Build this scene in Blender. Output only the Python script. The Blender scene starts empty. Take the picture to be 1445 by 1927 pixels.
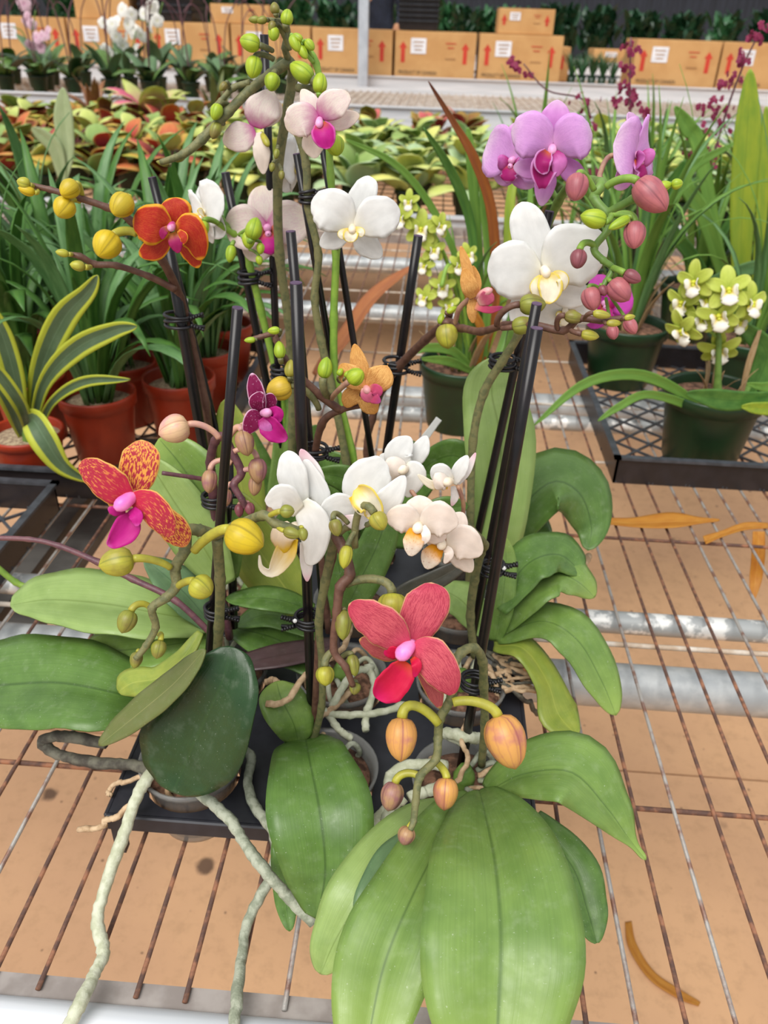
import bpy, math, random
import numpy as np
from mathutils import Vector, Matrix, Quaternion
from mathutils.bvhtree import BVHTree
random.seed(7); rng = np.random.RandomState(5)
scn = bpy.context.scene
COL = scn.collection
# ------------------------------------------------------------------ camera
F, CX, CY, HC = 1500.0, 722.5, 963.5, 0.7
_y = np.array([(838-CX)/F, (CY-50)/F, 1.0]); _k = _y.copy(); _y /= np.linalg.norm(_y)
_z = np.array([.035, 1.0, -(_k[0]*.035+_k[1])]); _z /= np.linalg.norm(_z)
_x = np.cross(_y, _z); _x = _x if _x[0] > 0 else -_x
M3 = np.array([_x, _y, _z]); CR, CU, CF = M3[:, 0], M3[:, 1], M3[:, 2]
CAM = np.array([0, 0, HC])
cd = bpy.data.cameras.new('camera'); cam = bpy.data.objects.new('camera', cd); COL.objects.link(cam)
cam.matrix_world = Matrix(((CR[0], CU[0], -CF[0], 0), (CR[1], CU[1], -CF[1], 0), (CR[2], CU[2], -CF[2], HC), (0, 0, 0, 1)))
cd.sensor_fit = 'VERTICAL'; cd.sensor_height = 24; cd.lens = 24*F/1927
cd.clip_start = .02; cd.clip_end = 100
cd.dof.use_dof = True; cd.dof.focus_distance = .62; cd.dof.aperture_fstop = 6.3
scn.camera = cam
# ------------------------------------------------------------------ light
w = bpy.data.worlds.new('overcast_sky'); scn.world = w; w.use_nodes = True
w.node_tree.nodes['Background'].inputs[0].default_value = (.93, .96, 1, 1)
w.node_tree.nodes['Background'].inputs[1].default_value = .62
sd = bpy.data.lights.new('sky_sun_offscreen', 'SUN'); sd.energy = 3.1; sd.angle = math.radians(42); sd.color = (1, .97, .92)
sun = bpy.data.objects.new('sky_sun_offscreen', sd); COL.objects.link(sun)
sun.rotation_euler = (math.radians(32), math.radians(-16), 0)
vs = scn.view_settings; vs.view_transform = 'Standard'; vs.look = 'None'; vs.gamma = 1; vs.exposure = 0.25; vs.use_curve_mapping = False
# ------------------------------------------------------------------ projection helpers
def ray(x, y): return CR*(x-CX)/F - CU*(y-CY)/F + CF
def PY(x, y, Y):
    d = ray(x, y); return CAM + d*(Y/d[1])
def PZ(x, y, z):
    d = ray(x, y); return CAM + d*((z-HC)/d[2])
def depth(p): return float((np.asarray(p)-CAM) @ CF)
def mpp(p): return depth(p)/F
# ------------------------------------------------------------------ materials
MATS = {}
def newmat(name):
    m = bpy.data.materials.new(name); m.use_nodes = True; nt = m.node_tree
    return m, nt, nt.nodes['Principled BSDF']
def c4(c): return (c[0], c[1], c[2], 1)
def hx(s):
    s = s.lstrip('#'); v = [int(s[i:i+2], 16)/255 for i in (0, 2, 4)]
    return tuple(x/12.92 if x <= .04045 else ((x+.055)/1.055)**2.4 for x in v)
class NT:
    def __init__(s, nt): s.nt = nt
    def n(s, t, **k):
        nd = s.nt.nodes.new(t)
        for a, b in k.items(): setattr(nd, a, b)
        return nd
    def l(s, a, b): s.nt.links.new(a, b)
    def math(s, op, a, b=None, clamp=False):
        nd = s.n('ShaderNodeMath', operation=op); nd.use_clamp = clamp
        for i, v in enumerate((a, b)):
            if v is None: continue
            if isinstance(v, (int, float)): nd.inputs[i].default_value = v
            else: s.l(v, nd.inputs[i])
        return nd.outputs[0]
    def ss(s, v, a, b, t0=0., t1=1.):
        nd = s.n('ShaderNodeMapRange', interpolation_type='SMOOTHSTEP')
        s.l(v, nd.inputs[0]); nd.inputs[1].default_value = a; nd.inputs[2].default_value = b
        nd.inputs[3].default_value = t0; nd.inputs[4].default_value = t1
        return nd.outputs[0]
    def mix(s, f, a, b):
        nd = s.n('ShaderNodeMix', data_type='RGBA')
        for i, v in ((0, f), (6, a), (7, b)):
            if isinstance(v, (int, float)): nd.inputs[i].default_value = v
            elif isinstance(v, tuple): nd.inputs[i].default_value = c4(v)
            else: s.l(v, nd.inputs[i])
        return nd.outputs[2]
    def noise(s, vec, scale, detail=3, rough=.55):
        nd = s.n('ShaderNodeTexNoise'); s.l(vec, nd.inputs['Vector']); nd.inputs['Scale'].default_value = scale
        nd.inputs['Detail'].default_value = detail; nd.inputs['Roughness'].default_value = rough
        return nd.outputs[0]
    def mapping(s, vec, sc):
        nd = s.n('ShaderNodeMapping'); s.l(vec, nd.inputs[0]); nd.inputs['Scale'].default_value = sc
        return nd.outputs[0]
    def bump(s, h, st, dist, bs):
        nd = s.n('ShaderNodeBump'); nd.inputs['Strength'].default_value = st; nd.inputs['Distance'].default_value = dist
        s.l(h, nd.inputs['Height']); s.l(nd.outputs[0], bs.inputs['Normal'])
def finish(N, nt, bs, col, transl):
    N.l(col, bs.inputs['Base Color'])
    if transl:
        tr = N.n('ShaderNodeBsdfTranslucent'); N.l(col, tr.inputs[0])
        mx = N.n('ShaderNodeMixShader'); mx.inputs[0].default_value = transl
        N.l(bs.outputs[0], mx.inputs[1]); N.l(tr.outputs[0], mx.inputs[2])
        N.l(mx.outputs[0], nt.nodes['Material Output'].inputs[0])
def plain(name, col, col2=None, scale=20, rough=.5, metal=0., bump=0., bscale=None, spec=.5, thr=(.35, .65), stretch=(1, 1, 1)):
    if name in MATS: return MATS[name]
    m, nt, bs = newmat(name); N = NT(nt)
    bs.inputs['Roughness'].default_value = rough; bs.inputs['Metallic'].default_value = metal; bs.inputs['Specular IOR Level'].default_value = spec
    tc = N.n('ShaderNodeTexCoord').outputs['Object']
    vec = N.mapping(tc, stretch)
    nz = N.noise(vec, scale, 4)
    col = N.mix(N.ss(nz, *thr), col, col2 if col2 else tuple(x*.85 for x in col))
    finish(N, nt, bs, col, 0)
    if bump: N.bump(N.noise(vec, bscale or scale*3, 4), bump, .002, bs)
    MATS[name] = m; return m
def leafmat(name, c1, c2, rib=None, tip=None, rough=.36, dust=.12, transl=.12, edge=None, ew=.12, tscale=3.0, ribw=.05, spec=.45):
    if name in MATS: return MATS[name]
    m, nt, bs = newmat(name); N = NT(nt)
    bs.inputs['Roughness'].default_value = rough; bs.inputs['Specular IOR Level'].default_value = spec
    uv = N.n('ShaderNodeTexCoord').outputs['UV']; ob = N.n('ShaderNodeTexCoord').outputs['Object']
    sp = N.n('ShaderNodeSeparateXYZ'); N.l(uv, sp.inputs[0]); u, v = sp.outputs[0], sp.outputs[1]
    s = N.math('ABSOLUTE', N.math('SUBTRACT', N.math('MULTIPLY', u, 2.), 1.))
    col = N.mix(N.ss(N.noise(N.mapping(uv, (1, tscale, 1)), 2.2, 3), .3, .7), c1, c2)
    st = N.noise(N.mapping(uv, (60, 2.0, 1)), 1.0, 2)
    col = N.mix(N.ss(st, .35, .75, 0, .22), col, tuple(x*.62 for x in c1))
    if tip: col = N.mix(N.ss(v, .55, 1.0), col, tip)
    if edge: col = N.mix(N.ss(s, 1-ew-.05, 1-ew+.05), col, edge)
    if rib: col = N.mix(N.ss(s, 0, ribw, .75, 0), col, rib)
    if dust:
        d = N.noise(ob, 520, 2, .6); col = N.mix(N.ss(d, .68, .76, 0, dust*2.6), col, (.75, .8, .68))
        d2 = N.noise(ob, 90, 3, .6); col = N.mix(N.ss(d2, .5, .8, 0, dust*.6), col, (.7, .75, .62))
        N.l(N.ss(d2, .3, .8, rough*.85, min(1, rough*1.6)), bs.inputs['Roughness'])
    finish(N, nt, bs, col, transl)
    N.bump(st, .12, .001, bs)
    MATS[name] = m; return m
def petalmat(name, base, center=None, cr=(.0, .45), edge=None, ew=.12, vein=None, vf=9, va=.6, spots=None, ssc=(26, 22), sthr=(.48, .56), tip=None, tr=(.55, 1.), transl=.3, rough=.5, grad=None, gr=(.2, .8)):
    if name in MATS: return MATS[name]
    m, nt, bs = newmat(name); N = NT(nt)
    bs.inputs['Roughness'].default_value = rough; bs.inputs['Specular IOR Level'].default_value = .25
    uv = N.n('ShaderNodeTexCoord').outputs['UV']
    sp = N.n('ShaderNodeSeparateXYZ'); N.l(uv, sp.inputs[0]); u, v = sp.outputs[0], sp.outputs[1]
    s = N.math('ABSOLUTE', N.math('SUBTRACT', N.math('MULTIPLY', u, 2.), 1.))
    nz = N.noise(uv, 5, 3)
    vv = N.math('ADD', v, N.math('MULTIPLY', N.math('SUBTRACT', nz, .5), .18))
    col = N.mix(N.ss(nz, .3, .7), base, tuple(min(1, x*1.08+.004) for x in base))
    if grad: col = N.mix(N.ss(vv, *gr), col, grad)
    if tip: col = N.mix(N.ss(vv, *tr), col, tip)
    if spots:
        sc, amt = spots
        t = N.noise(N.mapping(uv, (ssc[0], ssc[1], 1)), 1.0, 2, .5)
        col = N.mix(N.ss(t, sthr[0], sthr[1], 0, amt), col, sc)
    if vein:
        t = N.noise(N.mapping(uv, (vf*1.9, 3.2, 1)), 1.0, 3, .6)
        ad = N.math('ABSOLUTE', N.math('SUBTRACT', t, .5))
        col = N.mix(N.ss(ad, .0, .055, va, 0), col, vein)
        t2 = N.noise(N.mapping(uv, (vf*.8, 9, 1)), 1.0, 3, .6)
        col = N.mix(N.ss(N.math('ABSOLUTE', N.math('SUBTRACT', t2, .5)), .0, .03, va*.6, 0), col, vein)
    if center: col = N.mix(N.ss(vv, cr[0], cr[1], 1, 0), col, center)
    if edge:
        e = N.math('MAXIMUM', s, N.math('POWER', v, 1.5))
        e = N.math('ADD', e, N.math('MULTIPLY', N.math('SUBTRACT', nz, .5), .06))
        col = N.mix(N.ss(e, 1-ew*1.3, 1-ew*.5), col, edge)
    finish(N, nt, bs, col, transl)
    N.bump(N.noise(N.mapping(uv, (40, 3, 1)), 1.0, 2), .1, .0008, bs)
    MATS[name] = m; return m
def budmat(name, base, blush, line=None, amt=.8, nl=14, thr=(.4, .65)):
    if name in MATS: return MATS[name]
    m, nt, bs = newmat(name); N = NT(nt); bs.inputs['Roughness'].default_value = .45
    uv = N.n('ShaderNodeTexCoord').outputs['UV']; ob = N.n('ShaderNodeTexCoord').outputs['Object']
    sp = N.n('ShaderNodeSeparateXYZ'); N.l(uv, sp.inputs[0]); u, v = sp.outputs[0], sp.outputs[1]
    col = N.mix(N.ss(N.noise(ob, 60, 3), thr[0], thr[1], 0, amt), base, blush)
    wv = N.math('SINE', N.math('ADD', N.math('MULTIPLY', u, nl*6.2832), N.math('MULTIPLY', N.noise(uv, 6, 2), 3)))
    col = N.mix(N.ss(wv, .6, 1., 0, .22), col, line or tuple(x*.55 for x in base))
    s3 = N.math('ABSOLUTE', N.math('COSINE', N.math('MULTIPLY', u, 3.14159*3)))
    col = N.mix(N.ss(s3, 0, .2, .8, 0), col, line or tuple(x*.45 for x in base))
    finish(N, nt, bs, col, .1); MATS[name] = m; return m
# leaves
LG = leafmat('leaf_green', hx('#66853f'), hx('#7c9a4c'), rib=hx('#4d692f'), tip=hx('#8aa34e'))
LM = leafmat('leaf_mid_green', hx('#4f7030'), hx('#64863f'), rib=hx('#3b5724'))
LP = leafmat('leaf_pale_green', hx('#86a058'), hx('#97b066'), rib=hx('#71873f'), dust=.06)
LB = leafmat('leaf_bluish_green', hx('#5a7852'), hx('#66855a'), rib=hx('#466143'), dust=.08)
LD = leafmat('leaf_dark_green', hx('#2c4a28'), hx('#22401f'), rib=hx('#2b4a24'), rough=.3, dust=.08)
LY = leafmat('leaf_yellow_green', hx('#83963c'), hx('#9aa546'), rib=hx('#aab253'), dust=.03)
LO = leafmat('leaf_olive_edge', hx('#6d7444'), hx('#63703a'), rib=hx('#8a8b58'), dust=.06)
LPU = leafmat('leaf_purple_back', hx('#5a4346'), hx('#4c3a3a'), rib=hx('#3b2b2d'), dust=.05)
LGR = leafmat('leaf_grey_back', hx('#5c5a52'), hx('#4a4a42'), rib=hx('#716f64'), dust=.06)
BL = leafmat('blade_green', hx('#41702c'), hx('#5f8c3c'), rib=hx('#386126'), dust=0, transl=.25, rough=.45)
BL2 = leafmat('blade_bluish', hx('#56824a'), hx('#76a064'), rib=hx('#4a7340'), dust=0, transl=.25, rough=.45)
BLY = leafmat('blade_lime', hx('#8fae3a'), hx('#b0bf3c'), rib=hx('#7c9c36'), dust=0, transl=.35, rough=.45)
BLX = leafmat('blade_fresh', hx('#6f9c42'), hx('#84ad4d'), rib=hx('#5d8837'), dust=0, transl=.3, rough=.45)
BLR = leafmat('blade_rust', hx('#8a4a22'), hx('#a8642c'), rib=hx('#74401f'), tip=hx('#5c2f1d'), dust=0, transl=.2, rough=.5)
BLO = leafmat('blade_dry_orange', hx('#c58a34'), hx('#b87527'), rib=hx('#d7a656'), dust=0, transl=.25, rough=.6)
BLS = leafmat('blade_tan_sheath', hx('#a8865c'), hx('#bda27a'), rib=hx('#94744e'), dust=0, transl=.2, rough=.6)
BLT = leafmat('blade_dry_terracotta', hx('#a2603a'), hx('#b3703f'), rib=hx('#c08455'), dust=0, transl=.2, rough=.6)
VAR = leafmat('leaf_variegated', hx('#5b7050'), hx('#4d6444'), rib=hx('#6a8262'), edge=hx('#b3ba3a'), ew=.42, dust=.03)
# other
BLACK = plain('black_plastic', hx('#17161a'), hx('#211f24'), 30, .38)
STAKE = plain('black_stake_plastic', hx('#0d0b0d'), hx('#171114'), 60, .32, spec=.4)
STOP = plain('stake_cut_end', hx('#5b4560'), hx('#493750'), 80, .6)
CARR = plain('carrier_plastic', hx('#202027'), hx('#2a2b32'), 40, .5)
GREYP = plain('tray_grey_plastic', hx('#34373c'), hx('#44474d'), 50, .5)
REDP = plain('terracotta_red_plastic', hx('#a23418'), hx('#8c2a14'), 14, .42)
GRNP = plain('dark_green_plastic', hx('#122b16'), hx('#18361c'), 14, .38)
SOIL = plain('gritty_soil', hx('#8b7560'), hx('#b5a284'), 160, .95, bump=.8, thr=(.4, .6))
BARK = plain('bark_mix', hx('#8d6650'), hx('#4f3526'), 90, .9, bump=.8, thr=(.4, .6))
ROOT = plain('grey_green_root', hx('#a7ab98'), hx('#868c78'), 120, .75, bump=.4, thr=(.4, .6))
ROOTP = plain('pale_root', hx('#c7c9b2'), hx('#aeb195'), 120, .75, bump=.3)
ROOTT = plain('tan_root', hx('#c9ad8b'), hx('#a58766'), 120, .8, bump=.3)
ROOTD = plain('dark_root', hx('#6d6a5c'), hx('#3f3a33'), 60, .85, bump=.4)
STG = plain('stem_green', hx('#5d7d35'), hx('#6d8d40'), 90, .5, bump=.15)
STO = plain('stem_olive', hx('#75734a'), hx('#5f6340'), 160, .6, bump=.25, thr=(.45, .6))
STB = plain('stem_brown', hx('#6a4a3c'), hx('#57392f'), 120, .55, bump=.2)
STP = plain('stem_purple_brown', hx('#583640'), hx('#6d4549'), 120, .5, bump=.2)
STF = plain('stem_fresh_green', hx('#7f9f3c'), hx('#6c8d36'), 90, .5)
STLG = plain('stem_light_green', hx('#8bb043'), hx('#79a03c'), 90, .45)
STK = plain('stem_pinkish', hx('#b08a6b'), hx('#9a6f63'), 90, .5)
PEDY = plain('pedicel_yellow', hx('#b3ae3a'), hx('#a09b3a'), 90, .45)
PEDK = plain('pedicel_pink', hx('#c79a80'), hx('#b98a86'), 90, .45)
WIRE = plain('galvanised_rusty_wire', hx('#9a9691'), hx('#765040'), 34, .5, metal=.2, thr=(.44, .66), bump=.3, bscale=300)
WIRE2 = plain('brown_rusted_wire', hx('#553c33'), hx('#97664a'), 55, .75, metal=.05, thr=(.42, .68), bump=.4, bscale=300)
WIREW = plain('whitish_wire', hx('#c9c0b4'), hx('#a8937d'), 30, .6, bump=.3)
PIPE = plain('galvanised_pipe', hx('#b0b3b3'), hx('#999d9f'), 30, .45, metal=.25, bump=.1)
PIPEW = plain('worn_pipe', hx('#9da0a0'), hx('#ddddda'), 26, .45, metal=.2, thr=(.52, .6), bump=.1)  # grey pipe colour with irregular whitish patches mixed in by noise
RAILW = plain('white_alu_rail', hx('#d8dade'), hx('#c5c9ce'), 8, .35, stretch=(.3, 6, 6))
RAILG = plain('dull_grey_rail', hx('#9d9590'), hx('#857c77'), 30, .6)
DARKB = plain('grey_steel_strip', hx('#5c5a56'), hx('#4c4a47'), 20, .6)
CARD = plain('cardboard', hx('#c79a63'), hx('#bd8e58'), 6, .8)
CARDD = plain('brown_print_ink', hx('#a87c4e'), hx('#9a6f44'), 6, .8)
INKR = plain('red_ink', hx('#c53a26'), hx('#b73422'), 10, .7)
INKB = plain('black_ink', hx('#4a3a2c'), hx('#3f3126'), 10, .7)
PAPER = plain('white_paper', hx('#e6e6ea'), hx('#d6d7dd'), 10, .6)
POST = plain('post_alu', hx('#c4cad2'), hx('#b4bac3'), 10, .35, metal=.2)
PINW = plain('white_pin', hx('#f0f0ee'), None, 10, .3)
NAVY = plain('navy_cloth', hx('#1c2436'), hx('#151b29'), 30, .85)
SKIN = plain('skin', hx('#b5825f'), hx('#a87653'), 20, .55)
HAIR = plain('hair', hx('#1b1613'), None, 20, .6)
HEDGE = leafmat('far_leaf', hx('#2d5a35'), hx('#3a6a40'), dust=0, transl=.15)
HEDGE2 = leafmat('far_leaf_dark', hx('#1e4128'), hx('#295033'), dust=0, transl=.15)
# clear pot
m, nt, bs = newmat('clear_grey_plastic'); N = NT(nt)
bs.inputs['Base Color'].default_value = (.30, .30, .29, 1); bs.inputs['Roughness'].default_value = .25
_t = N.n('ShaderNodeBsdfTransparent'); _t.inputs[0].default_value = (.85, .85, .83, 1)
_m = N.n('ShaderNodeMixShader'); _m.inputs[0].default_value = .5
N.l(bs.outputs[0], _m.inputs[1]); N.l(_t.outputs[0], _m.inputs[2]); N.l(_m.outputs[0], nt.nodes['Material Output'].inputs[0])
CLEAR = m
# floor
m, nt, bs = newmat('tan_concrete'); N = NT(nt); bs.inputs['Roughness'].default_value = .85
ob = N.n('ShaderNodeTexCoord').outputs['Object']
col = N.mix(N.ss(N.noise(ob, 2.2, 4), .3, .7), hx('#d2a67d'), hx('#c29875'))
col = N.mix(N.ss(N.noise(ob, 30, 5, .7), .45, .75, 0, .4), col, hx('#a5825f'))
for sc_, dk in ((5.5, '#4a352a'), (14, '#6b4f3c'), (30, '#7d5f48')):
    vo = N.n('ShaderNodeTexVoronoi'); vo.inputs['Scale'].default_value = sc_; N.l(ob, vo.inputs['Vector'])
    sx = N.n('ShaderNodeSeparateXYZ'); N.l(vo.outputs['Color'], sx.inputs[0])
    rad = N.math('MULTIPLY', N.math('POWER', sx.outputs[0], 2.2), .09)
    dd = N.math('SUBTRACT', N.math('ADD', vo.outputs['Distance'], N.math('MULTIPLY', N.noise(ob, sc_*7, 3), .10)), N.math('ADD', rad, .03))
    col = N.mix(N.ss(dd, 0, .06, .85, 0), col, hx(dk))
finish(N, nt, bs, col, 0); CONC = m
# ------------------------------------------------------------------ mesh helpers
def mesh(name, V, Fc, mat, UV=None, smooth=True):
    me = bpy.data.meshes.new(name); me.from_pydata([tuple(map(float, v)) for v in V], [], Fc)
    if mat: me.materials.append(mat)
    if UV is not None:
        ul = me.uv_layers.new(name='UVMap'); li = np.zeros(len(me.loops), dtype=np.int32); me.loops.foreach_get('vertex_index', li)
        ul.data.foreach_set('uv', np.asarray(UV, dtype=np.float32)[li].ravel())
    if smooth: me.polygons.foreach_set('use_smooth', [True]*len(me.polygons))
    me.update(); return me
# registry of solid shapes already placed, so that leaves grow around their neighbours instead of through them
REG, MC, CELL = {}, {}, .25
def mdata(me):
    if me.name not in MC:
        v = np.empty(len(me.vertices)*3, dtype=np.float32); me.vertices.foreach_get('co', v)
        v = v.reshape(-1, 3); f = [tuple(q.vertices) for q in me.polygons]
        if me.name.split('.')[0] in ('leaf', 'sheath', 'flower'):          # thin blades count with their thickness
            n_ = np.empty(len(me.vertices)*3, dtype=np.float32); me.vertices.foreach_get('normal', n_); n_ = n_.reshape(-1, 3)
            e_ = .0012 if me.name[0] != 'f' else .0; k_ = len(v)
            if e_: v, f = np.vstack([v+n_*e_, v-n_*e_]), f+[tuple(i+k_ for i in q) for q in f]
        MC[me.name] = (v, f)
    return MC[me.name]
def shape(me, mw):
    v, f = mdata(me)
    if mw is not None:
        a = np.array(mw); v = v @ a[:3, :3].T + a[:3, 3]
    return v, f, v.min(0), v.max(0)
def cells(lo, hi): return [(i, j) for i in range(int(lo[0]//CELL), int(hi[0]//CELL)+1) for j in range(int(lo[1]//CELL), int(hi[1]//CELL)+1)]
def register(me, mw, tid):
    v, f, lo, hi = shape(me, mw)
    if hi[0]-lo[0] > 3: return
    e = (tid, lo, hi, BVHTree.FromPolygons(v.tolist(), f))
    for c in cells(lo, hi): REG.setdefault(c, []).append(e)
def is_clear(me, mw, tid):
    v, f, lo, hi = shape(me, mw); tr = None; seen = set()
    for c in cells(lo, hi):
        for e in REG.get(c, ()):
            if e[0] == tid or id(e) in seen: continue
            seen.add(id(e))
            if (lo > e[2]+.001).any() or (e[1]-.001 > hi).any(): continue
            if tr is None: tr = BVHTree.FromPolygons(v.tolist(), f)
            if tr.overlap(e[3]): return False
    return True
def top_of(o):
    while o.parent is not None: o = o.parent
    return o
def link(name, me, parent=None, mw=None, thick=0):
    o = bpy.data.objects.new(name, me); COL.objects.link(o)
    if parent is not None:
        o.parent = parent
        if parent.type == 'EMPTY' and mw is None:      # world-space mesh under an empty
            o.matrix_parent_inverse = parent.matrix_basis.inverted()
    if mw is not None: o.matrix_basis = mw
    if parent is not None and name not in ('flower', 'wire_mesh', 'wire') and len(me.vertices) < 20000:
        wm = (parent.matrix_basis @ mw) if mw is not None else None
        register(me, wm, top_of(parent).name)
    if thick:
        md = o.modifiers.new('thickness', 'SOLIDIFY'); md.thickness = thick; md.offset = 0
    return o
def thing(name, label, cat, loc, group=None, rz=0):
    o = bpy.data.objects.new(name, None); COL.objects.link(o); o.empty_display_size = .03
    o.matrix_basis = Matrix.Translation(Vector([float(a) for a in loc])) @ Matrix.Rotation(rz, 4, 'Z')
    return tag(o, label, cat, group)
def tag(o, label, cat, group=None):
    o['label'] = label; o['category'] = cat
    if group: o['group'] = group
    return o
def struct(o): o['kind'] = 'structure'; return o
def cr(P, n, ts=None):
    P = np.asarray(P, float); k = len(P)
    if k == 2: P = np.array([P[0], (P[0]+P[1])/2, P[1]]); k = 3
    Q = np.vstack([2*P[0]-P[1], P, 2*P[-1]-P[-2]])
    if ts is None: ts = np.linspace(0, 1, n)
    out = []
    for t in ts:
        x = t*(k-1); i = min(int(x), k-2); a = x-i
        p0, p1, p2, p3 = Q[i], Q[i+1], Q[i+2], Q[i+3]
        out.append(.5*((2*p1)+(-p0+p2)*a+(2*p0-5*p1+4*p2-p3)*a*a+(-p0+3*p1-3*p2+p3)*a**3))
    return np.array(out)
def tubegeo(P, R, ns=8, cap=True):
    P = np.asarray(P, float); n = len(P); R = np.full(n, R) if np.isscalar(R) else np.asarray(R)
    T = np.gradient(P, axis=0); T /= np.linalg.norm(T, axis=1)[:, None]+1e-12
    a = np.array([0, 0, 1.]) if abs(T[0][2]) < .9 else np.array([1., 0, 0])
    u = np.cross(T[0], a); u /= np.linalg.norm(u)
    V = []; UV = []
    for i in range(n):
        u = u - T[i]*(u@T[i]); u /= np.linalg.norm(u)+1e-12; v = np.cross(T[i], u)
        for k in range(ns):
            th = 2*math.pi*k/ns; V.append(P[i]+R[i]*(u*math.cos(th)+v*math.sin(th))); UV.append((k/ns, i/(n-1)))
    Fc = [(i*ns+k, i*ns+(k+1) % ns, (i+1)*ns+(k+1) % ns, (i+1)*ns+k) for i in range(n-1) for k in range(ns)]
    if cap: Fc += [tuple(range(ns))[::-1], tuple((n-1)*ns+k for k in range(ns))]
    return V, Fc, UV
def merge(parts):
    V, Fc, UV = [], [], []
    for p in parts:
        b = len(V); V += list(p[0]); Fc += [tuple(i+b for i in f) for f in p[1]]
        UV += list(p[2]) if len(p) > 2 and p[2] is not None else [(0, 0)]*len(p[0])
    return V, Fc, UV
def tube(parent, name, P, R, mat, ns=8, n=None, wob=0):
    P = np.asarray(P, float)
    if len(P) > 2 or n: 
        n = n or (len(P)-1)*6+1; P = cr(P, n)
    if wob: P = P + rng.normal(0, wob, P.shape)
    if not np.isscalar(R): R = np.interp(np.linspace(0, 1, len(P)), np.linspace(0, 1, len(R)), R)
    V, Fc, UV = tubegeo(P, R, ns); return link(name, mesh(name, V, Fc, mat, UV), parent)
def boxgeo(c, s, R=None):
    c = np.asarray(c, float); h = np.asarray(s, float)/2
    V = np.array([(x, y, z) for x in (-1, 1) for y in (-1, 1) for z in (-1, 1)])*h
    if R is not None: V = V @ np.asarray(R).T
    return list(V+c), [(0, 1, 3, 2), (4, 6, 7, 5), (0, 4, 5, 1), (2, 3, 7, 6), (0, 2, 6, 4), (1, 5, 7, 3)], [(0, 0)]*8
def box(parent, name, c, s, mat, R=None, bev=0):
    V, Fc, UV = boxgeo(c, s, R); o = link(name, mesh(name, V, Fc, mat, None, False), parent)
    if bev:
        md = o.modifiers.new('bevel', 'BEVEL'); md.width = bev; md.segments = 2
    return o
def lathegeo(prof, ns=32, c=(0, 0, 0)):
    V, UV = [], []
    for i, (r, z) in enumerate(prof):
        for k in range(ns):
            th = 2*math.pi*k/ns; V.append((c[0]+r*math.cos(th), c[1]+r*math.sin(th), c[2]+z)); UV.append((k/ns, i/len(prof)))
    n = len(prof)
    return V, [(i*ns+k, i*ns+(k+1) % ns, (i+1)*ns+(k+1) % ns, (i+1)*ns+k) for i in range(n-1) for k in range(ns)], UV
def torusgeo(c, ax, R, r, n=20, m=6, squash=1.0, sdir=None):
    ax = np.asarray(ax, float); ax /= np.linalg.norm(ax)
    a = np.asarray(sdir, float) if sdir is not None else (np.array([1., 0, 0]) if abs(ax[0]) < .9 else np.array([0, 1., 0]))
    u = a-ax*(a@ax); u /= np.linalg.norm(u); v = np.cross(ax, u); V = []
    for i in range(n):
        th = 2*math.pi*i/n; d = u*math.cos(th)*squash+v*math.sin(th)
        for j in range(m):
            ph = 2*math.pi*j/m; V.append(np.asarray(c)+d*(R+r*math.cos(ph))+ax*r*math.sin(ph))
    return V, [(i*m+j, ((i+1) % n)*m+j, ((i+1) % n)*m+(j+1) % m, i*m+(j+1) % m) for i in range(n) for j in range(m)], None
def strip(C, S, nu=7, cup=0., fold=0., ruffle=0., rf=5):
    """surface along centres C with half-width vectors S; u across 0..1, v along 0..1"""
    C = np.asarray(C); S = np.asarray(S); n = len(C)
    T = np.gradient(C, axis=0)
    Nn = np.cross(S, T); Nn /= np.linalg.norm(Nn, axis=1)[:, None]+1e-12
    for i in range(n):                                   # keep normals continuous where width vanishes
        if np.linalg.norm(S[i]) < 1e-6: Nn[i] = Nn[i-1] if i else Nn[1]
    V, UV = [], []
    for i in range(n):
        wl = np.linalg.norm(S[i]); t = i/(n-1)
        for k in range(nu):
            s = -1+2*k/(nu-1)
            d = cup*s*s*wl + fold*(abs(s)-0)*wl + ruffle*wl*abs(s)**3*math.sin(rf*6.28*t+(2 if s > 0 else 0))
            V.append(C[i]+S[i]*s+Nn[i]*d); UV.append((k/(nu-1), t))
    Fc = [(i*nu+k, i*nu+k+1, (i+1)*nu+k+1, (i+1)*nu+k) for i in range(n-1) for k in range(nu-1)]
    return V, Fc, UV
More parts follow.
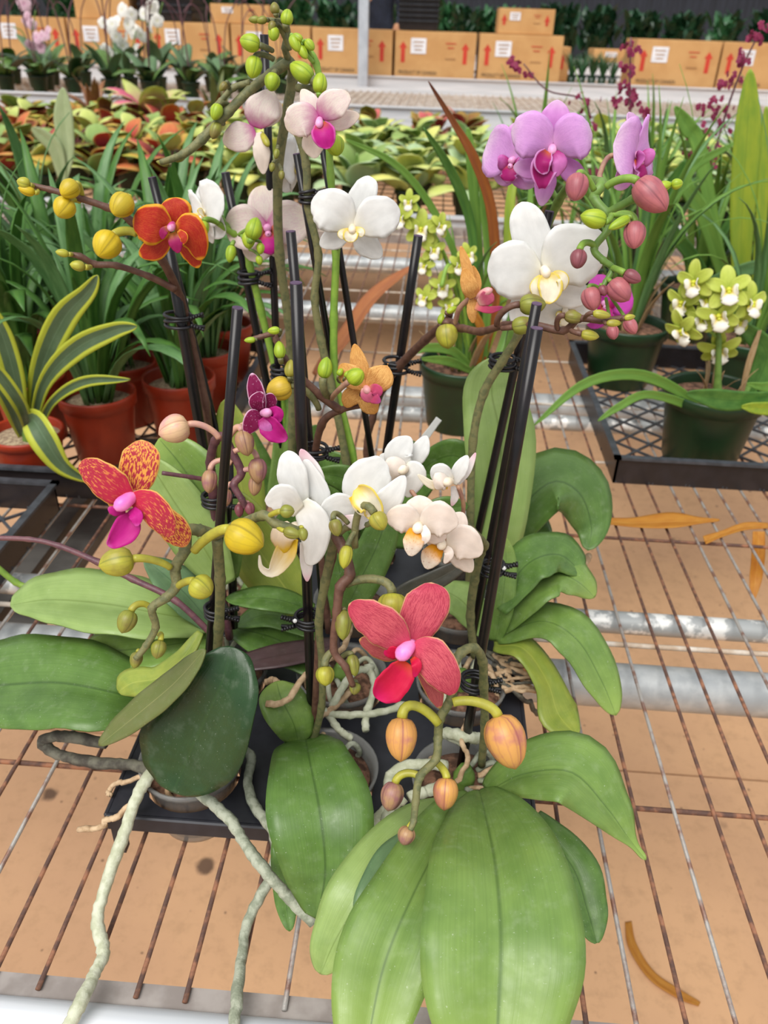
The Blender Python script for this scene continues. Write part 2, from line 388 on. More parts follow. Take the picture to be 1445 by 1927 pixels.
def leaf(parent, pts, mat, mode='z', cup=.0, fold=.14, roll=0., name='leaf', n=26, nu=9, thick=.0016, ruffle=0, flip=1):
    """pts: (x px, y px, height or depth, half width px): a blade traced along its midrib"""
    P = np.asarray(pts, float); Q = P.copy(); Q[:, 3] = Q[:, 3]**2
    ts = .5-.5*np.cos(np.linspace(0, 1, n)*math.pi); ts = .5*ts+.5*np.linspace(0, 1, n)
    A = cr(Q, n, ts); W = np.sqrt(np.clip(A[:, 3], .04, None))
    D = np.gradient(A[:, :2], axis=0); D /= np.linalg.norm(D, axis=1)[:, None]+1e-9
    fn = PZ if mode == 'z' else PY
    _ph = rng.rand(3)*6.28; _t = np.linspace(0, 1, n)
    W = W*(1+.022*np.sin(9*_t+_ph[0])+.014*np.sin(21*_t+_ph[1]))
    if name == 'leaf' and thick >= .0015: cup -= fold*1.5; fold *= 2.3
    C, S = [], []
    for i in range(n):
        nx, ny = -D[i][1], D[i][0]; w_ = W[i]; h = A[i][2]
        c = fn(A[i][0], A[i][1], h)
        a = fn(A[i][0]+nx*w_, A[i][1]+ny*w_, h+roll); b = fn(A[i][0]-nx*w_, A[i][1]-ny*w_, h-roll)
        C.append(c); S.append((a-b)/2)
    C, S = np.array(C), np.array(S)
    Nn = np.cross(S[n//2], C[n//2+1]-C[n//2-1]); sg = 1 if Nn @ (CAM-C[n//2]) > 0 else -1
    V, Fc, UV = strip(C, S, nu, cup*sg, fold*sg, ruffle)
    return link(name, mesh(name, V, Fc, mat, UV), parent, thick=thick)
def bud(parent, x, y, Y, ang, L, Wd, mat, att=None, pmat=None, pr=5, k=.9, tilt=0., attY=None, sag=0):
    """flower bud centred on a point, tip towards screen angle ang (0 right, 90 down); pedicel to att"""
    c = PY(x, y, Y); m_ = mpp(c); a = math.radians(ang)
    ax = CR*math.cos(a)-CU*math.sin(a); ax = ax*math.cos(tilt)+(-CF)*math.sin(tilt); ax /= np.linalg.norm(ax)
    e = np.array([0, 0, 1.]) if abs(ax[2]) < .9 else np.array([1., 0, 0])
    u = np.cross(ax, e); u /= np.linalg.norm(u); v = np.cross(ax, u)
    ns, nr = 24, 13; V, UV = [], []; ph = random.random()*6
    for i in range(nr):
        t = i/(nr-1); q = t**.85
        r = math.sin(math.pi*q)**.50*(1-.14*(t-.4)) if 0 < t < 1 else .02
        if t > .85: r *= 1-.25*(t-.85)/.15
        for kk in range(ns):
            th = 2*math.pi*kk/ns
            g = 1-.11*math.exp(-((math.cos(1.5*th))/.16)**2)
            V.append(c+ax*(t-.5)*L*m_+(u*math.cos(th+ph)+v*math.sin(th+ph))*r*g*Wd*.5*m_); UV.append((kk/ns, t))
    Fc = [(i*ns+kk, i*ns+(kk+1) % ns, (i+1)*ns+(kk+1) % ns, (i+1)*ns+kk) for i in range(nr-1) for kk in range(ns)]
    Fc += [tuple(range(ns))[::-1], tuple((nr-1)*ns+kk for kk in range(ns))]
    o = link('bud', mesh('bud', V, Fc, mat, UV), parent)
    if att:
        b = c-ax*L*m_*.47; e_ = PY(att[0], att[1], attY if attY else Y)
        d = np.linalg.norm(e_-b); q1 = b-ax*d*k*.5
        q2 = e_*.65+b*.35-ax*d*k*.35+CU*sag*m_
        P = [(1-t)**3*b+3*(1-t)**2*t*q1+3*(1-t)*t*t*q2+t**3*e_ for t in np.linspace(0, 1, 12)]
        V, Fc, UV = tubegeo(P, np.linspace(pr*1.15, pr, 12)*m_, 8)
        link('pedicel', mesh('pedicel', V, Fc, pmat or STF, UV), o)
    return o
def stem(parent, pts, r, mat, name='flower_stem', nodes=()):
    """pts: (x px, y px, Y); r px"""
    P = np.array([PY(*p) for p in pts]); m_ = np.mean([mpp(p) for p in P])
    n = (len(P)-1)*7+1; Pc = cr(P, n)
    R = np.interp(np.linspace(0, 1, n), np.linspace(0, 1, len(r)) if not np.isscalar(r) else [0, 1], r if not np.isscalar(r) else [r, r])*m_
    for i in range(1, len(P)-1): R[i*7] *= 1.18
    V, Fc, UV = tubegeo(Pc, R, 10); return link(name, mesh(name, V, Fc, mat, UV), parent)
def stake(parent, x0, y0, x1, y1, Y0, Y1=None, r=10):
    a, b = PY(x0, y0, Y0), PY(x1, y1, Y1 or Y0); R = r*mpp(a)
    V, Fc, UV = tubegeo(np.linspace(a, b, 5), R, 14)
    o = link('stake', mesh('stake', V, Fc, STAKE, UV), parent)
    d = (a-b)/np.linalg.norm(a-b)
    V, Fc, UV = tubegeo([a-d*.0004, a+d*.0006], R*.97, 14); link('stake_end', mesh('stake_end', V, Fc, STOP, UV, False), o)
    return o
def clip(parent, x, y, Y, r=20, wing=0, tiltx=0):
    c = PY(x, y, Y); m_ = mpp(c); ax = np.array([tiltx, 0, 1.]); parts = []
    for dz in (-9, 0, 9): parts.append(torusgeo(c+np.array([0, 0, dz*m_]), ax+rng.normal(0, .07, 3), r*m_, 3.2*m_, squash=1.15))
    s = wing or 1
    for kz in (-8, 8):                                   # gripping jaws with teeth
        for j in range(5):
            parts.append(boxgeo(c+CR*s*(r+6+j*5)*m_+np.array([0, -.5*r*m_, (kz*(1+.25*j)*.9)*m_]), (4.2*m_, 9*m_, (7-j*.5)*m_)))
        parts.append(boxgeo(c+CR*s*(r+15)*m_+np.array([0, -.35*r*m_, kz*1.25*m_]), (28*m_, 6*m_, 4*m_)))
    V, Fc, UV = merge(parts); o = link('clip', mesh('clip', V, Fc, BLACK, None), parent)
    if wing:
        p = c+CR*s*(r+2)*m_-CF*(.7*r*m_)
        V, Fc, UV = tubegeo([p, p-CF*4*m_], 4*m_, 10); link('clip_pin', mesh('clip_pin', V, Fc, PINW, None), o)
    return o
# ------------------------------------------------------------------ flowers
def loc_petal(ang, L, W, b=.2, tm=.55, tipq=.5, z0=0., fwd=.1, back=.15, cup=-.1, n=15, nu=9, ruffle=0., tipp=2., fold=0):
    a = math.radians(ang); d = np.array([math.cos(a), math.sin(a), 0]); s = np.array([-math.sin(a), math.cos(a), 0])
    C, S = [], []
    for i in range(n):
        t = i/(n-1); t = .5*t+.5*(.5-.5*math.cos(math.pi*t))
        if t < tm: w_ = b+(1-b)*math.sin(math.pi/2*t/tm)
        else: w_ = max(1-((t-tm)/(1-tm))**tipp, 0)**tipq
        w_ = max(w_, .015)
        C.append(d*L*t+np.array([0, 0, z0+fwd*math.sin(math.pi*t)-back*t*t])); S.append(s*W*w_)
    return strip(C, S, nu, cup, fold, ruffle)
KIND = {}
def kind(name, pet, sep, lip, col, Lp=1., Wp=.66, Ls=.95, Ws=.40, lipL=.55, lipW=.22, ap=8, las=235, cup=-.1, sidel=None, frill=0, sepb=None, back=.15, pb=.18, pang=90, midtip=1.):
    k = {}
    def mk(key, nm, parts, mat): 
        V, Fc, UV = merge(parts); k[key] = mesh(nm, V, Fc, mat, UV)
    mk('p0', 'petal', [loc_petal(ap, Lp, Wp, pb, .5, .5, .04, .10, back, cup, ruffle=frill)], pet)
    mk('p1', 'petal', [loc_petal(180-ap, Lp, Wp, pb, .5, .5, .04, .10, back, cup, ruffle=frill)], pet)
    mk('s0', 'sepal', [loc_petal(pang, Ls, Ws, .35, .5, .55, -.05, .06, back, cup)], sep)
    mk('s1', 'sepal', [loc_petal(las, Ls*.95, Ws, .35, .45, .6, -.06, .03, back, cup)], sepb or sep)
    mk('s2', 'sepal', [loc_petal(180-las, Ls*.95, Ws, .35, .45, .6, -.06, .03, back, cup)], sepb or sep)
    # three-lobed lip: mid lobe hanging forward, two side lobes standing up
    C, S = [], []
    for i in range(12):
        t = i/11; ww = (.55+.45*math.sin(math.pi*min(1, t*1.5))) if t < .6 else max((1-((t-.6)/.4)**2), 0)**.6*midtip+.02
        C.append((0, -.08-lipL*t, .10+.34*math.sin(t*1.9)*lipL/.55-.10*t)); S.append((lipW*ww, 0, 0))
    side = []
    for sg in (-1, 1):
        c_, s_ = [], []
        for i in range(9):
            t = i/8; ww = max(math.sin(math.pi*(.12+.86*t)), .03)**.7
            c_.append((sg*(.08+.20*math.sin(t*1.7)), -.10-.04*t+.10*t*t, .12+.30*t)); s_.append((0, lipW*.75*ww, .03*ww))
        side.append(strip(c_, s_, 6, .3*sg))
    mk('lip', 'lip', [strip(C, S, 8, .35)], lip)
    mk('lobe', 'lip_lobe', side, sidel or lip)
    P = [(0, .02, -.02), (0, .0, .08), (0, -.02, .17), (0, -.05, .24)]
    V, Fc, UV = tubegeo(cr(P, 8), [.06, .075, .085, .095, .1, .1, .09, .05], 12)
    V2, F2, U2 = lathegeo([(.02, -.02), (.06, 0), (.085, .04), (.06, .08), (.015, .1)], 10, (0, -.15, .17))
    k['col'] = mesh('flower', *merge([(V, Fc, UV), (V2, F2, U2)])[:2], col, merge([(V, Fc, UV), (V2, F2, U2)])[2])
    KIND[name] = k; return k
def flower(parent, kd, x, y, Y, R, yaw=0, pitch=0, roll=0, ped=None, pmat=None, label=None, skip=(), pr=5, thick=.0007):
    c = PY(x, y, Y); m_ = mpp(c); k = KIND[kd]
    n = CAM-c; n /= np.linalg.norm(n); up = CU-n*(CU@n); up /= np.linalg.norm(up); rt = np.cross(up, n)
    B = Matrix((Vector(rt), Vector(up), Vector(n))).transposed()
    Rm = B @ Matrix.Rotation(math.radians(yaw), 3, 'Y') @ Matrix.Rotation(math.radians(pitch), 3, 'X') @ Matrix.Rotation(math.radians(roll), 3, 'Z')
    s = R*m_; mw = Matrix.Translation(Vector(c)) @ Rm.to_4x4() @ Matrix.Scale(s, 4)
    o = bpy.data.objects.new('flower', k['col']); COL.objects.link(o); o.parent = parent
    o.matrix_basis = mw; o.matrix_parent_inverse = parent.matrix_basis.inverted()
    if label: o['label'] = label
    for key, nm in (('s0', 'sepal'), ('s1', 'sepal'), ('s2', 'sepal'), ('p0', 'petal'), ('p1', 'petal'), ('lip', 'lip'), ('lobe', 'lip_lobe')):
        if key in skip: continue
        q = bpy.data.objects.new(nm, k[key]); COL.objects.link(q); q.parent = o
        md = q.modifiers.new('thickness', 'SOLIDIFY'); md.thickness = thick/s; md.offset = 0
    if ped:
        nb = np.array(Rm @ Vector((0, 0, -1))); b = c+nb*.02*s; e_ = PY(ped[0], ped[1], ped[2] if len(ped) > 2 else Y)
        d = np.linalg.norm(e_-b)
        P = cr([b, b+nb*d*.35, (b*.35+e_*.65)+nb*d*.18, e_], 14)
        V, Fc, UV = tubegeo(P, pr*m_, 8)
        me = mesh('pedicel', V, Fc, pmat or STF, UV); q = bpy.data.objects.new('pedicel', me); COL.objects.link(q)
        q.parent = o; q.matrix_parent_inverse = mw.inverted()
    return o
# ================================================================== SETTING
ZF = -.70
def slab(name, x0, x1, y0, y1, z0, z1, mat, parent=None):
    return box(parent, name, ((x0+x1)/2, (y0+y1)/2, (z0+z1)/2), (x1-x0, y1-y0, z1-z0), mat)
struct(slab('floor', -14, 14, -2, 1.245, ZF-.1, ZF, CONC))
struct(slab('floor', -14, 14, 1.26, 20, ZF-.1, ZF-.012, CONC))
WALL = plain('dark_shade_cloth', hx('#2a2e38'), hx('#1d2027'), 5, .9, stretch=(6, 1, .4))
struct(slab('wall_back', -14, 14, 15.6, 15.7, ZF, 5, WALL))
# ------------------------------------------------------------------ near bench
bench = thing('wire_bench', 'greenhouse bench top of rusty welded wires with pale front rail', 'bench', (0, 1.8, 0))
X0, X1, YA, YB = -2.2, 3.3, .335, 3.34
wires = {}
for mt in (WIRE, WIRE2):
    V, Fc, UV = tubegeo(np.array([(0, y, 0) for y in np.linspace(.343, YB, 6)]), .0023, 8)
    wires[mt.name] = mesh('wire', V, Fc, mt, UV)
ks = range(int((X0+.3767)/.0417), int((X1+.3767)/.0417)+1)
rusty = {0: 0, 1: 1, 2: 1, 3: 1, 4: 1, 5: 1, 6: 1, 7: 0, 14: 0, 15: 1, 16: 0, 17: 1, 18: 1, 19: 1, 20: 0}
for k in ks:
    mt = (WIRE2 if rusty[k] else WIRE) if k in rusty else (WIRE2 if rng.rand() < .45 else WIRE)
    o = bpy.data.objects.new('wire', wires[mt.name]); COL.objects.link(o); o.parent = bench
    o.matrix_parent_inverse = bench.matrix_basis.inverted(); o.location = (-.3767+.0417*k, rng.normal(0, .0006), 0)
for i in range(11):
    y = .577+.267*i
    tube(bench, 'cross_wire', [(X0, y, -.0035), (0, y, -.0035), (X1, y, -.0035)], .0028 if i != 1 else .0036, WIRE2 if i in (0, 2) else WIREW, 8, 13)
# under-bench pipes
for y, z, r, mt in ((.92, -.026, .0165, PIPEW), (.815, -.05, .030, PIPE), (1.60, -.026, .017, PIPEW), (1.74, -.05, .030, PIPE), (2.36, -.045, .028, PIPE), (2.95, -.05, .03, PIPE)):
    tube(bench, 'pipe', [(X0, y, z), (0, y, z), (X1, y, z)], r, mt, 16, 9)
# front rail: flat lip and rounded white edge
slab('rail_lip', X0, X1, .325, .357, -.006, -.003, RAILG, bench)
tube(bench, 'front_rail', [(X0, .322, -.011), (0, .322, -.011), (X1, .322, -.011)], .0185, RAILW, 20, 5)
slab('rail_web', X0, X1, .305, .312, -.09, -.015, RAILW, bench)
slab('back_rail', X0, X1, YB, YB+.02, -.06, .012, RAILG, bench)
for x in (-1.9, .9, 3.0):
    for y in (.5, 3.1): zf = ZF if y < 1.25 else ZF-.012; box(bench, 'bench_leg', (x, y, (zf-.08)/2), (.05, .05, -zf-.08), PIPE)
for x, wdt in ((-.60, .05), (-.665, .04)):
    slab('support_bar', x-wdt/2, x+wdt/2, .86, 1.6, -.13, -.11, DARKB, bench)
# ------------------------------------------------------------------ further benches
def rail_bench(x0, x1, y0, y1, z, label, face=.06):
    t = thing('plant_bench', label, 'bench', ((x0+x1)/2, (y0+y1)/2, z))
    slab('front_rail', x0, x1, y0-.03, y0, z-face, z+.02, RAILW, t)
    slab('rail_edge', x0, x1, y0-.045, y0-.005, z+.02, z+.03, RAILW, t)
    slab('back_rail', x0, x1, y1, y1+.03, z-face, z+.02, RAILW, t)
    n = int((x1-x0)/.06); parts = []
    for i in range(n): parts.append(boxgeo((x0+(i+.5)*(x1-x0)/n, (y0+y1)/2, z-.004), (.006, y1-y0, .006)))
    for j in range(int((y1-y0)/.12)): parts.append(boxgeo(((x0+x1)/2, y0+(j+.5)*.12, z-.010), (x1-x0, .006, .006)))
    V, Fc, UV = merge(parts); o = link('wire_mesh', mesh('wire_mesh', V, Fc, WIREW, None, False), t); o['kind'] = 'stuff'
    for x in np.linspace(x0+.3, x1-.3, 4):
        for y in (y0+.15, y1-.15): box(t, 'bench_leg', (x, y, (ZF+z-.02)/2), (.05, .05, z-.02-ZF), PIPE)
    return t
rail_bench(-4.2, 5.0, 3.50, 5.35, 0., 'bench with grey rail carrying coleus and yellow green foliage plants')
rail_bench(-5.2, 5.5, 5.62, 7.4, .235, 'bench with white rail carrying dark leaved orchids on one end', .12)
rail_bench(-6.2, 6.2, 8.0, 9.3, .285, 'bench with white rail carrying the row of cardboard cartons', .10)
rail_bench(-7.5, 7.5, 11.0, 12.6, .36, 'far bench carrying dense dark green plants before the dark wall', .10)
struct(slab('floor', -8, 8, 9.5, 10.8, ZF, -.32, CONC))
p = PY(683, 140, 7.86)
pt = thing('support_post', 'white metal greenhouse post standing before the cartons', 'post', (p[0], 7.86, ZF))
box(pt, 'shaft', (p[0], 7.86, (ZF+3)/2), (.085, .085, 3-ZF), POST, bev=.008)
box(pt, 'base_plate', (p[0], 7.86, ZF+.01), (.16, .16, .02), POST)
# ------------------------------------------------------------------ cartons
def text_mesh(s, size):
    cu = bpy.data.curves.new('t', 'FONT'); cu.body = s; cu.size = size
    o = bpy.data.objects.new('t', cu); COL.objects.link(o)
    me = bpy.data.meshes.new_from_object(o.evaluated_get(bpy.context.evaluated_depsgraph_get()))
    bpy.data.objects.remove(o); me.materials.clear(); me.materials.append(INKB); return me
TXT = text_mesh('PRODUCT OF CANADA', .058)
def carton(x0, x1, z0, z1, y, dp, label, group=None, marks=True, arrows=True, text=True):
    t = thing('cardboard_carton', label, 'box', ((x0+x1)/2, y+dp/2, z0), group)
    W, Hh = x1-x0, z1-z0
    box(t, 'body', ((x0+x1)/2, y+dp/2, (z0+z1)/2), (W, dp, Hh), CARD, bev=.006)
    for s, yy in ((-1, y+dp*.25), (1, y+dp*.75)):
        box(t, 'top_flap', ((x0+x1)/2, yy, z1+.003), (W*.995, dp*.49, .006), CARD)
    e = y-.002
    if marks:
        o = box(t, 'paper_label', (x0+W*.29, e, z0+Hh*.71), (W*.19, .003, Hh*.32), PAPER)
        for j in range(3): box(o, 'print_line', (x0+W*.29, e-.002, z0+Hh*(.79-.08*j)), (W*(.13-.02*j), .002, Hh*.022), CARDD)
        for j in range(2): box(t, 'red_print', (x0+W*.69, e, z0+Hh*(.78-.09*j)), (W*(.13-.05*j), .002, Hh*.02), INKR)
        box(t, 'small_print', (x0+W*.69, e, z0+Hh*.46), (W*.13, .002, Hh*.03), CARDD)
    if arrows:
        for cx in (x0+W*.10, x0+W*.87):
            a, b = z0+Hh*.36, z0+Hh*.80; h = W*.05
            V = [(cx-h*.5, e, a), (cx+h*.5, e, a), (cx+h*.5, e, b-.05), (cx+h, e, b-.05), (cx, e, b), (cx-h, e, b-.05), (cx-h*.5, e, b-.05)]
            V += [(v[0], e+.002, v[2]) for v in V]
            Fc = [(0, 1, 2, 6), (3, 4, 5), (7, 13, 9, 8), (10, 12, 11)]+[(i, (i+1) % 7, (i+1) % 7+7, i+7) for i in range(7)]
            link('red_arrow', mesh('red_arrow', V, Fc, INKR, None, False), t)
    if text:
        o = bpy.data.objects.new('lettering', TXT); COL.objects.link(o); o.parent = t
        s = W*.46/.60
        o.matrix_parent_inverse = t.matrix_basis.inverted(); o.matrix_basis = Matrix.Translation((x0+W*.05, e-.0015, z0+Hh*.12)) @ Matrix.Rotation(math.pi/2, 4, 'X') @ Matrix.Diagonal((s, s*1.25, s, 1))
    return t
gr = 'cartons in the front row on the bench'
xs = [(588, 738), (743, 895), (901, 1058), (1196, 1356), (1360, 1520)]
lab = ['cardboard carton behind the white post in the front row', 'cardboard carton beside the white post, red arrows on its front', 'cardboard carton in the front row under a smaller carton', 'cardboard carton after the gap in the front row', 'cardboard carton last in the front row beyond the gap']
for (a, b), l in zip(xs, lab):
    carton(PY(a, 100, 8.06)[0], PY(b, 100, 8.06)[0], .289, .655, 8.06, .5, l, gr)
for i in range(4):
    a = -20+i*152
    carton(PY(a, 90, 8.06)[0], PY(a+148, 90, 8.06)[0], .289, .66, 8.06, .5, 'cardboard carton in the row behind the dark leaved orchids', 'cartons behind the potted orchids')
def carton_px(x0, x1, yt, yb, Y, dp, zb, label, **k):
    a, b = PY(x0, yb, Y), PY(x1, yb, Y); h = (yb-yt)*mpp(a)
    return carton(a[0], b[0], zb, zb+h, Y, dp, label, **k)
carton_px(936, 1040, 26, 66, 8.10, .4, .662, 'small carton on top of a front row carton', text=False)
carton_px(974, 1080, -4, 52, 8.72, .4, .289, 'tall carton standing behind the small stacked carton', text=False).children
carton_px(145, 247, -30, 47, 8.12, .4, .667, 'plain upright carton on the row behind white flowers', marks=False, arrows=False, text=False)
carton_px(398, 508, 26, 56, 8.12, .4, .667, 'low carton with white label on the row beside black trays', text=False, arrows=False)
for a, b, l in ((830, 895, 'low carton far behind the black tray stack'), (612, 668, 'low carton behind the front row next to the post'), (1122, 1236, 'long low carton behind the gap in the row')):
    carton_px(a, b, 44, 70, 11.05, .45, .36, l, text=False, arrows=False)
# black trays stacked on the cartons
def slanted_tray(c, s, R, label, group):
    t = thing('nursery_tray', label, 'tray', c, group); t.matrix_basis = Matrix.Translation(Vector(c)) @ R.to_4x4()
    a, b = s[0]*.485, s[1]*.485; q = .010                # bottom drawn in by q, so trays nest without touching
    V = [(sx*(a-q), sy*(b-q), .002) for sx, sy in ((-1, -1), (1, -1), (1, 1), (-1, 1))]+[(sx*a, sy*b, .070) for sx, sy in ((-1, -1), (1, -1), (1, 1), (-1, 1))]
    link('shell', mesh('shell', V, [(3, 2, 1, 0)]+[(k, (k+1) % 4, (k+1) % 4+4, k+4) for k in range(4)], BLACK, None, False), t, Matrix(), .0018)
    parts = [boxgeo((sx*(a+.008), 0, .0715), (.016, 2*b+.032, .005)) for sx in (-1, 1)]+[boxgeo((0, sx*(b+.008), .0715), (2*a+.032, .016, .005)) for sx in (-1, 1)]
    V, Fc, UV = merge(parts); link('rim', mesh('rim', V, Fc, GREYP, None, False), t, Matrix())
    return t
a = PY(787, 62, 8.3)
for k in range(9): slanted_tray((a[0], 8.36, .664+.040*k), (.36, .44), Matrix(), 'black nursery tray nested in the stack on the cartons beside the post', 'nested black trays on the cartons')
a = PY(322, 45, 8.3)
for k in range(6): slanted_tray((a[0], 8.36, .668+.05*k), (.50, .44), Matrix.Rotation(math.radians(0), 3, 'Y'), 'black nursery tray in the stack behind the white flowers', 'black trays behind the white flowers')
# person working behind the cartons
def person():
    a = PY(716, 30, 9.9); x = a[0]; z = -.32; y = 9.9
    t = thing('person', 'person in navy clothes standing behind the cartons by the post', 'person', (x, y, z))
    me = bpy.data.meshes.new('body')
    V = [(0, 0, .95), (0, 0, 1.1), (0, -.01, 1.28), (0, 0, 1.42), (0, -.01, 1.50), (0, -.03, 1.60), (0, -.03, 1.70),
         (-.17, 0, 1.40), (-.22, -.04, 1.14), (-.16, -.20, 1.20), (-.13, -.27, 1.24),
         (.17, 0, 1.40), (.21, -.03, 1.13), (.20, -.18, 1.02), (.19, -.25, 1.0),
         (-.10, 0, .9), (-.10, -.01, .48), (-.10, .02, .08), (-.10, -.12, .03), (.10, 0, .9), (.10, -.01, .48), (.10, .02, .08), (.10, -.12, .03)]
    Ed = [(0, 1), (1, 2), (2, 3), (3, 4), (4, 5), (5, 6), (3, 7), (7, 8), (8, 9), (9, 10), (3, 11), (11, 12), (12, 13), (13, 14), (0, 15), (15, 16), (16, 17), (17, 18), (0, 19), (19, 20), (20, 21), (21, 22)]
    Rr = [.15, .14, .16, .13, .055, .085, .08, .07, .048, .038, .03, .07, .048, .038, .03, .10, .065, .045, .04, .10, .065, .045, .04]
    me.from_pydata(V, Ed, []); me.materials.append(NAVY)
    o = bpy.data.objects.new('body', me); COL.objects.link(o); o.parent = t
    md = o.modifiers.new('skin', 'SKIN')
    for i, r in enumerate(Rr): me.skin_vertices[0].data[i].radius = (r, r*.8)
    me.skin_vertices[0].data[0].use_root = True
    s2 = o.modifiers.new('sub', 'SUBSURF'); s2.levels = 2; s2.render_levels = 2
    L = lambda P: [np.array(q)+np.array((x, y, z)) for q in P]
    tube(t, 'head', L([(0, -.03, 1.52), (0, -.04, 1.58), (0, -.04, 1.66), (0, -.03, 1.74), (0, -.02, 1.77)]), [.055, .085, .098, .08, .02], SKIN, 14, 16)
    tube(t, 'hair', L([(0, .01, 1.60), (0, .01, 1.68), (0, -.01, 1.76), (0, -.02, 1.795)]), [.08, .105, .095, .02], HAIR, 14, 14)
    for hx_, hy, hz in ((-.13, -.28, 1.24), (.19, -.26, 1.0)):
        h = tube(t, 'hand', L([(hx_, hy+.02, hz), (hx_, hy-.02, hz), (hx_+.01, hy-.07, hz-.01)]), [.026, .036, .03], SKIN, 10, 8)
        for k in range(4): tube(h, 'finger', L([(hx_-.024+.016*k, hy-.065, hz-.008), (hx_-.026+.017*k, hy-.105+.005*abs(k-1), hz-.02), (hx_-.025+.016*k, hy-.125+.006*abs(k-1), hz-.05)]), [.009, .008, .006], SKIN, 6, 7)
        tube(h, 'thumb', L([(hx_+.03, hy-.02, hz), (hx_+.05, hy-.05, hz-.01), (hx_+.045, hy-.08, hz-.02)]), [.011, .009, .007], SKIN, 6, 6)
person()
# ------------------------------------------------------------------ generic foliage
def archgeo(L, W, a0, a1, b=.3, tm=.4, tipp=1.6, tipq=.9, n=12, nu=5, fold=.15, twist=0., cup=0., curl=1.3):
    C = [np.zeros(3)]; S = []; T = []
    for i in range(n):
        t = i/(n-1); a = math.radians(a0+(a1-a0)*t**curl); d = np.array([math.sin(a), 0, math.cos(a)]); T.append(d)
        if i: C.append(C[-1]+d*L/(n-1))
        if t < tm: w_ = b+(1-b)*math.sin(math.pi/2*t/tm)
        else: w_ = max(1-((t-tm)/(1-tm))**tipp, 0)**tipq
        tw = twist*t
        S.append((np.array([0, math.cos(tw), 0])+np.cross(d, [0, 1, 0])*math.sin(tw))*W*max(w_, .02))
    return strip(np.array(C), np.array(S), nu, cup, fold)
def archmesh(nm, mat, **k):
    V, Fc, UV = archgeo(**k); return mesh(nm, V, Fc, mat, UV)
def rosette(t, meshes, n, z0=.1, r0=.02, sc=(.8, 1.2), name='leaf', thick=.001, jit=.3, off=(0, 0), tilt=0.15, phi0=None, spread=6.2832):
    p0 = rng.rand()*6.28 if phi0 is None else phi0
    for i in range(n):
        for trial in range(60):
            ph = p0+spread*(i+rng.normal(0, jit)+(rng.uniform(-1, 1)*trial*.25))/n; s = rng.uniform(*sc)*(1 if trial < 12 else max(.4, 1-.02*(trial-11))); rr = r0*math.sqrt(rng.rand())
            mt = Matrix.Translation((off[0]+rr*math.cos(ph), off[1]+rr*math.sin(ph), z0)) @ Matrix.Rotation(ph, 4, 'Z') @ Matrix.Rotation(rng.normal(0, tilt)-.02*max(0, trial-8), 4, 'Y') @ Matrix.Scale(s, 4)
            me_ = meshes[rng.randint(len(meshes))]
            if is_clear(me_, t.matrix_basis @ mt, t.name): break
        link(name, me_, t, mt, thick)
POTM = {}
def pot(t, r, h, mat, soil, key, soilz=.82):
    if key not in POTM:
        prof = [(.001, .004), (r*.74, .0), (r*.76, .004), (r*.93, h*.80), (r*.94, h*.82), (r, h*.83), (r*1.01, h*.98), (r*1.0, h), (r*.95, h), (r*.93, h*.97), (r*.90, h*.80), (r*.72, .01), (.001, .009)]
        V, Fc, UV = lathegeo(prof, 36); a = mesh('pot', V, Fc, mat, UV)
        V, Fc, UV = lathegeo([(.001, h*soilz+.006), (r*.4, h*soilz+.005), (r*.75, h*soilz+.002), (r*.905, h*soilz)], 36); b = mesh('soil', V, Fc, soil, UV)
        V, Fc, UV = lathegeo([(r*.945, h*.79), (r*.985, h*.80), (r*1.005, h*.815), (r*.95, h*.83)], 36)
        POTM[key] = (a, b)
    a, b = POTM[key]; p_ = link('pot', a, t, Matrix()); link('soil', b, t, Matrix()); return p_
# far plants before the wall
HM = []
for mt in (HEDGE, HEDGE2):
    for q in range(2):
        parts = []
        for i in range(95):
            V, Fc, UV = archgeo(L=rng.uniform(.13, .22), W=rng.uniform(.035, .055), a0=rng.uniform(5, 30), a1=rng.uniform(60, 105), n=6, nu=3)
            ph = rng.rand()*6.28; R = np.array([[math.cos(ph), -math.sin(ph), 0], [math.sin(ph), math.cos(ph), 0], [0, 0, 1]])
            V = np.array(V) @ R.T + np.array([rng.uniform(-.12, .12), rng.uniform(-.12, .12), rng.uniform(.05, .30)]); parts.append((V, Fc, UV))
        V, Fc, UV = merge(parts); HM.append(mesh('foliage', V, Fc, mt, UV))
for y in (11.85, 12.3):
    for i in range(28):
        x = -7.0+.52*i+(.26 if y > 12 else 0)+rng.uniform(-.02, .02)
        t = thing('leafy_plant', 'dense dark green leafy plant in the far row before the dark wall', 'plant', (x, y, .3595), 'far row of dark green plants')
        link('foliage', HM[rng.randint(4)], t, Matrix.Translation((0, 0, .03)) @ Matrix.Rotation(rng.rand()*6, 4, 'Z') @ Matrix.Diagonal((.9, .9, rng.uniform(1.35, 1.6), 1)))
        V, Fc, UV = lathegeo([(.05, 0), (.07, .1), (.062, .1), (.0, .09)], 12); link('pot', mesh('pot', V, Fc, GRNP, UV), t, Matrix())
GRS = archmesh('leaf', HEDGE, L=.26, W=.008, a0=5, a1=60, n=7, nu=3)
ga, gb = PY(1058, 100, 8.06)[0], PY(1196, 100, 8.06)[0]
for i in range(9):
    X = (ga+gb)/2+(i % 5-2+(.5 if i > 4 else 0))*.092; Yp = 8.25+.28*(i//5)
    t = thing('grass_tuft', 'pot of fine dark grass in the gap between the cartons', 'plant', (X, Yp, .287), 'grass pots in the carton gap')
    V, Fc, UV = lathegeo([(.03, 0), (.04, .06), (.036, .06), (.0, .055)], 12); link('pot', mesh('pot', V, Fc, GRNP, UV), t, Matrix())
    rosette(t, [GRS], 18, .05, .012, (.65, 1.0), jit=.6, tilt=.12)
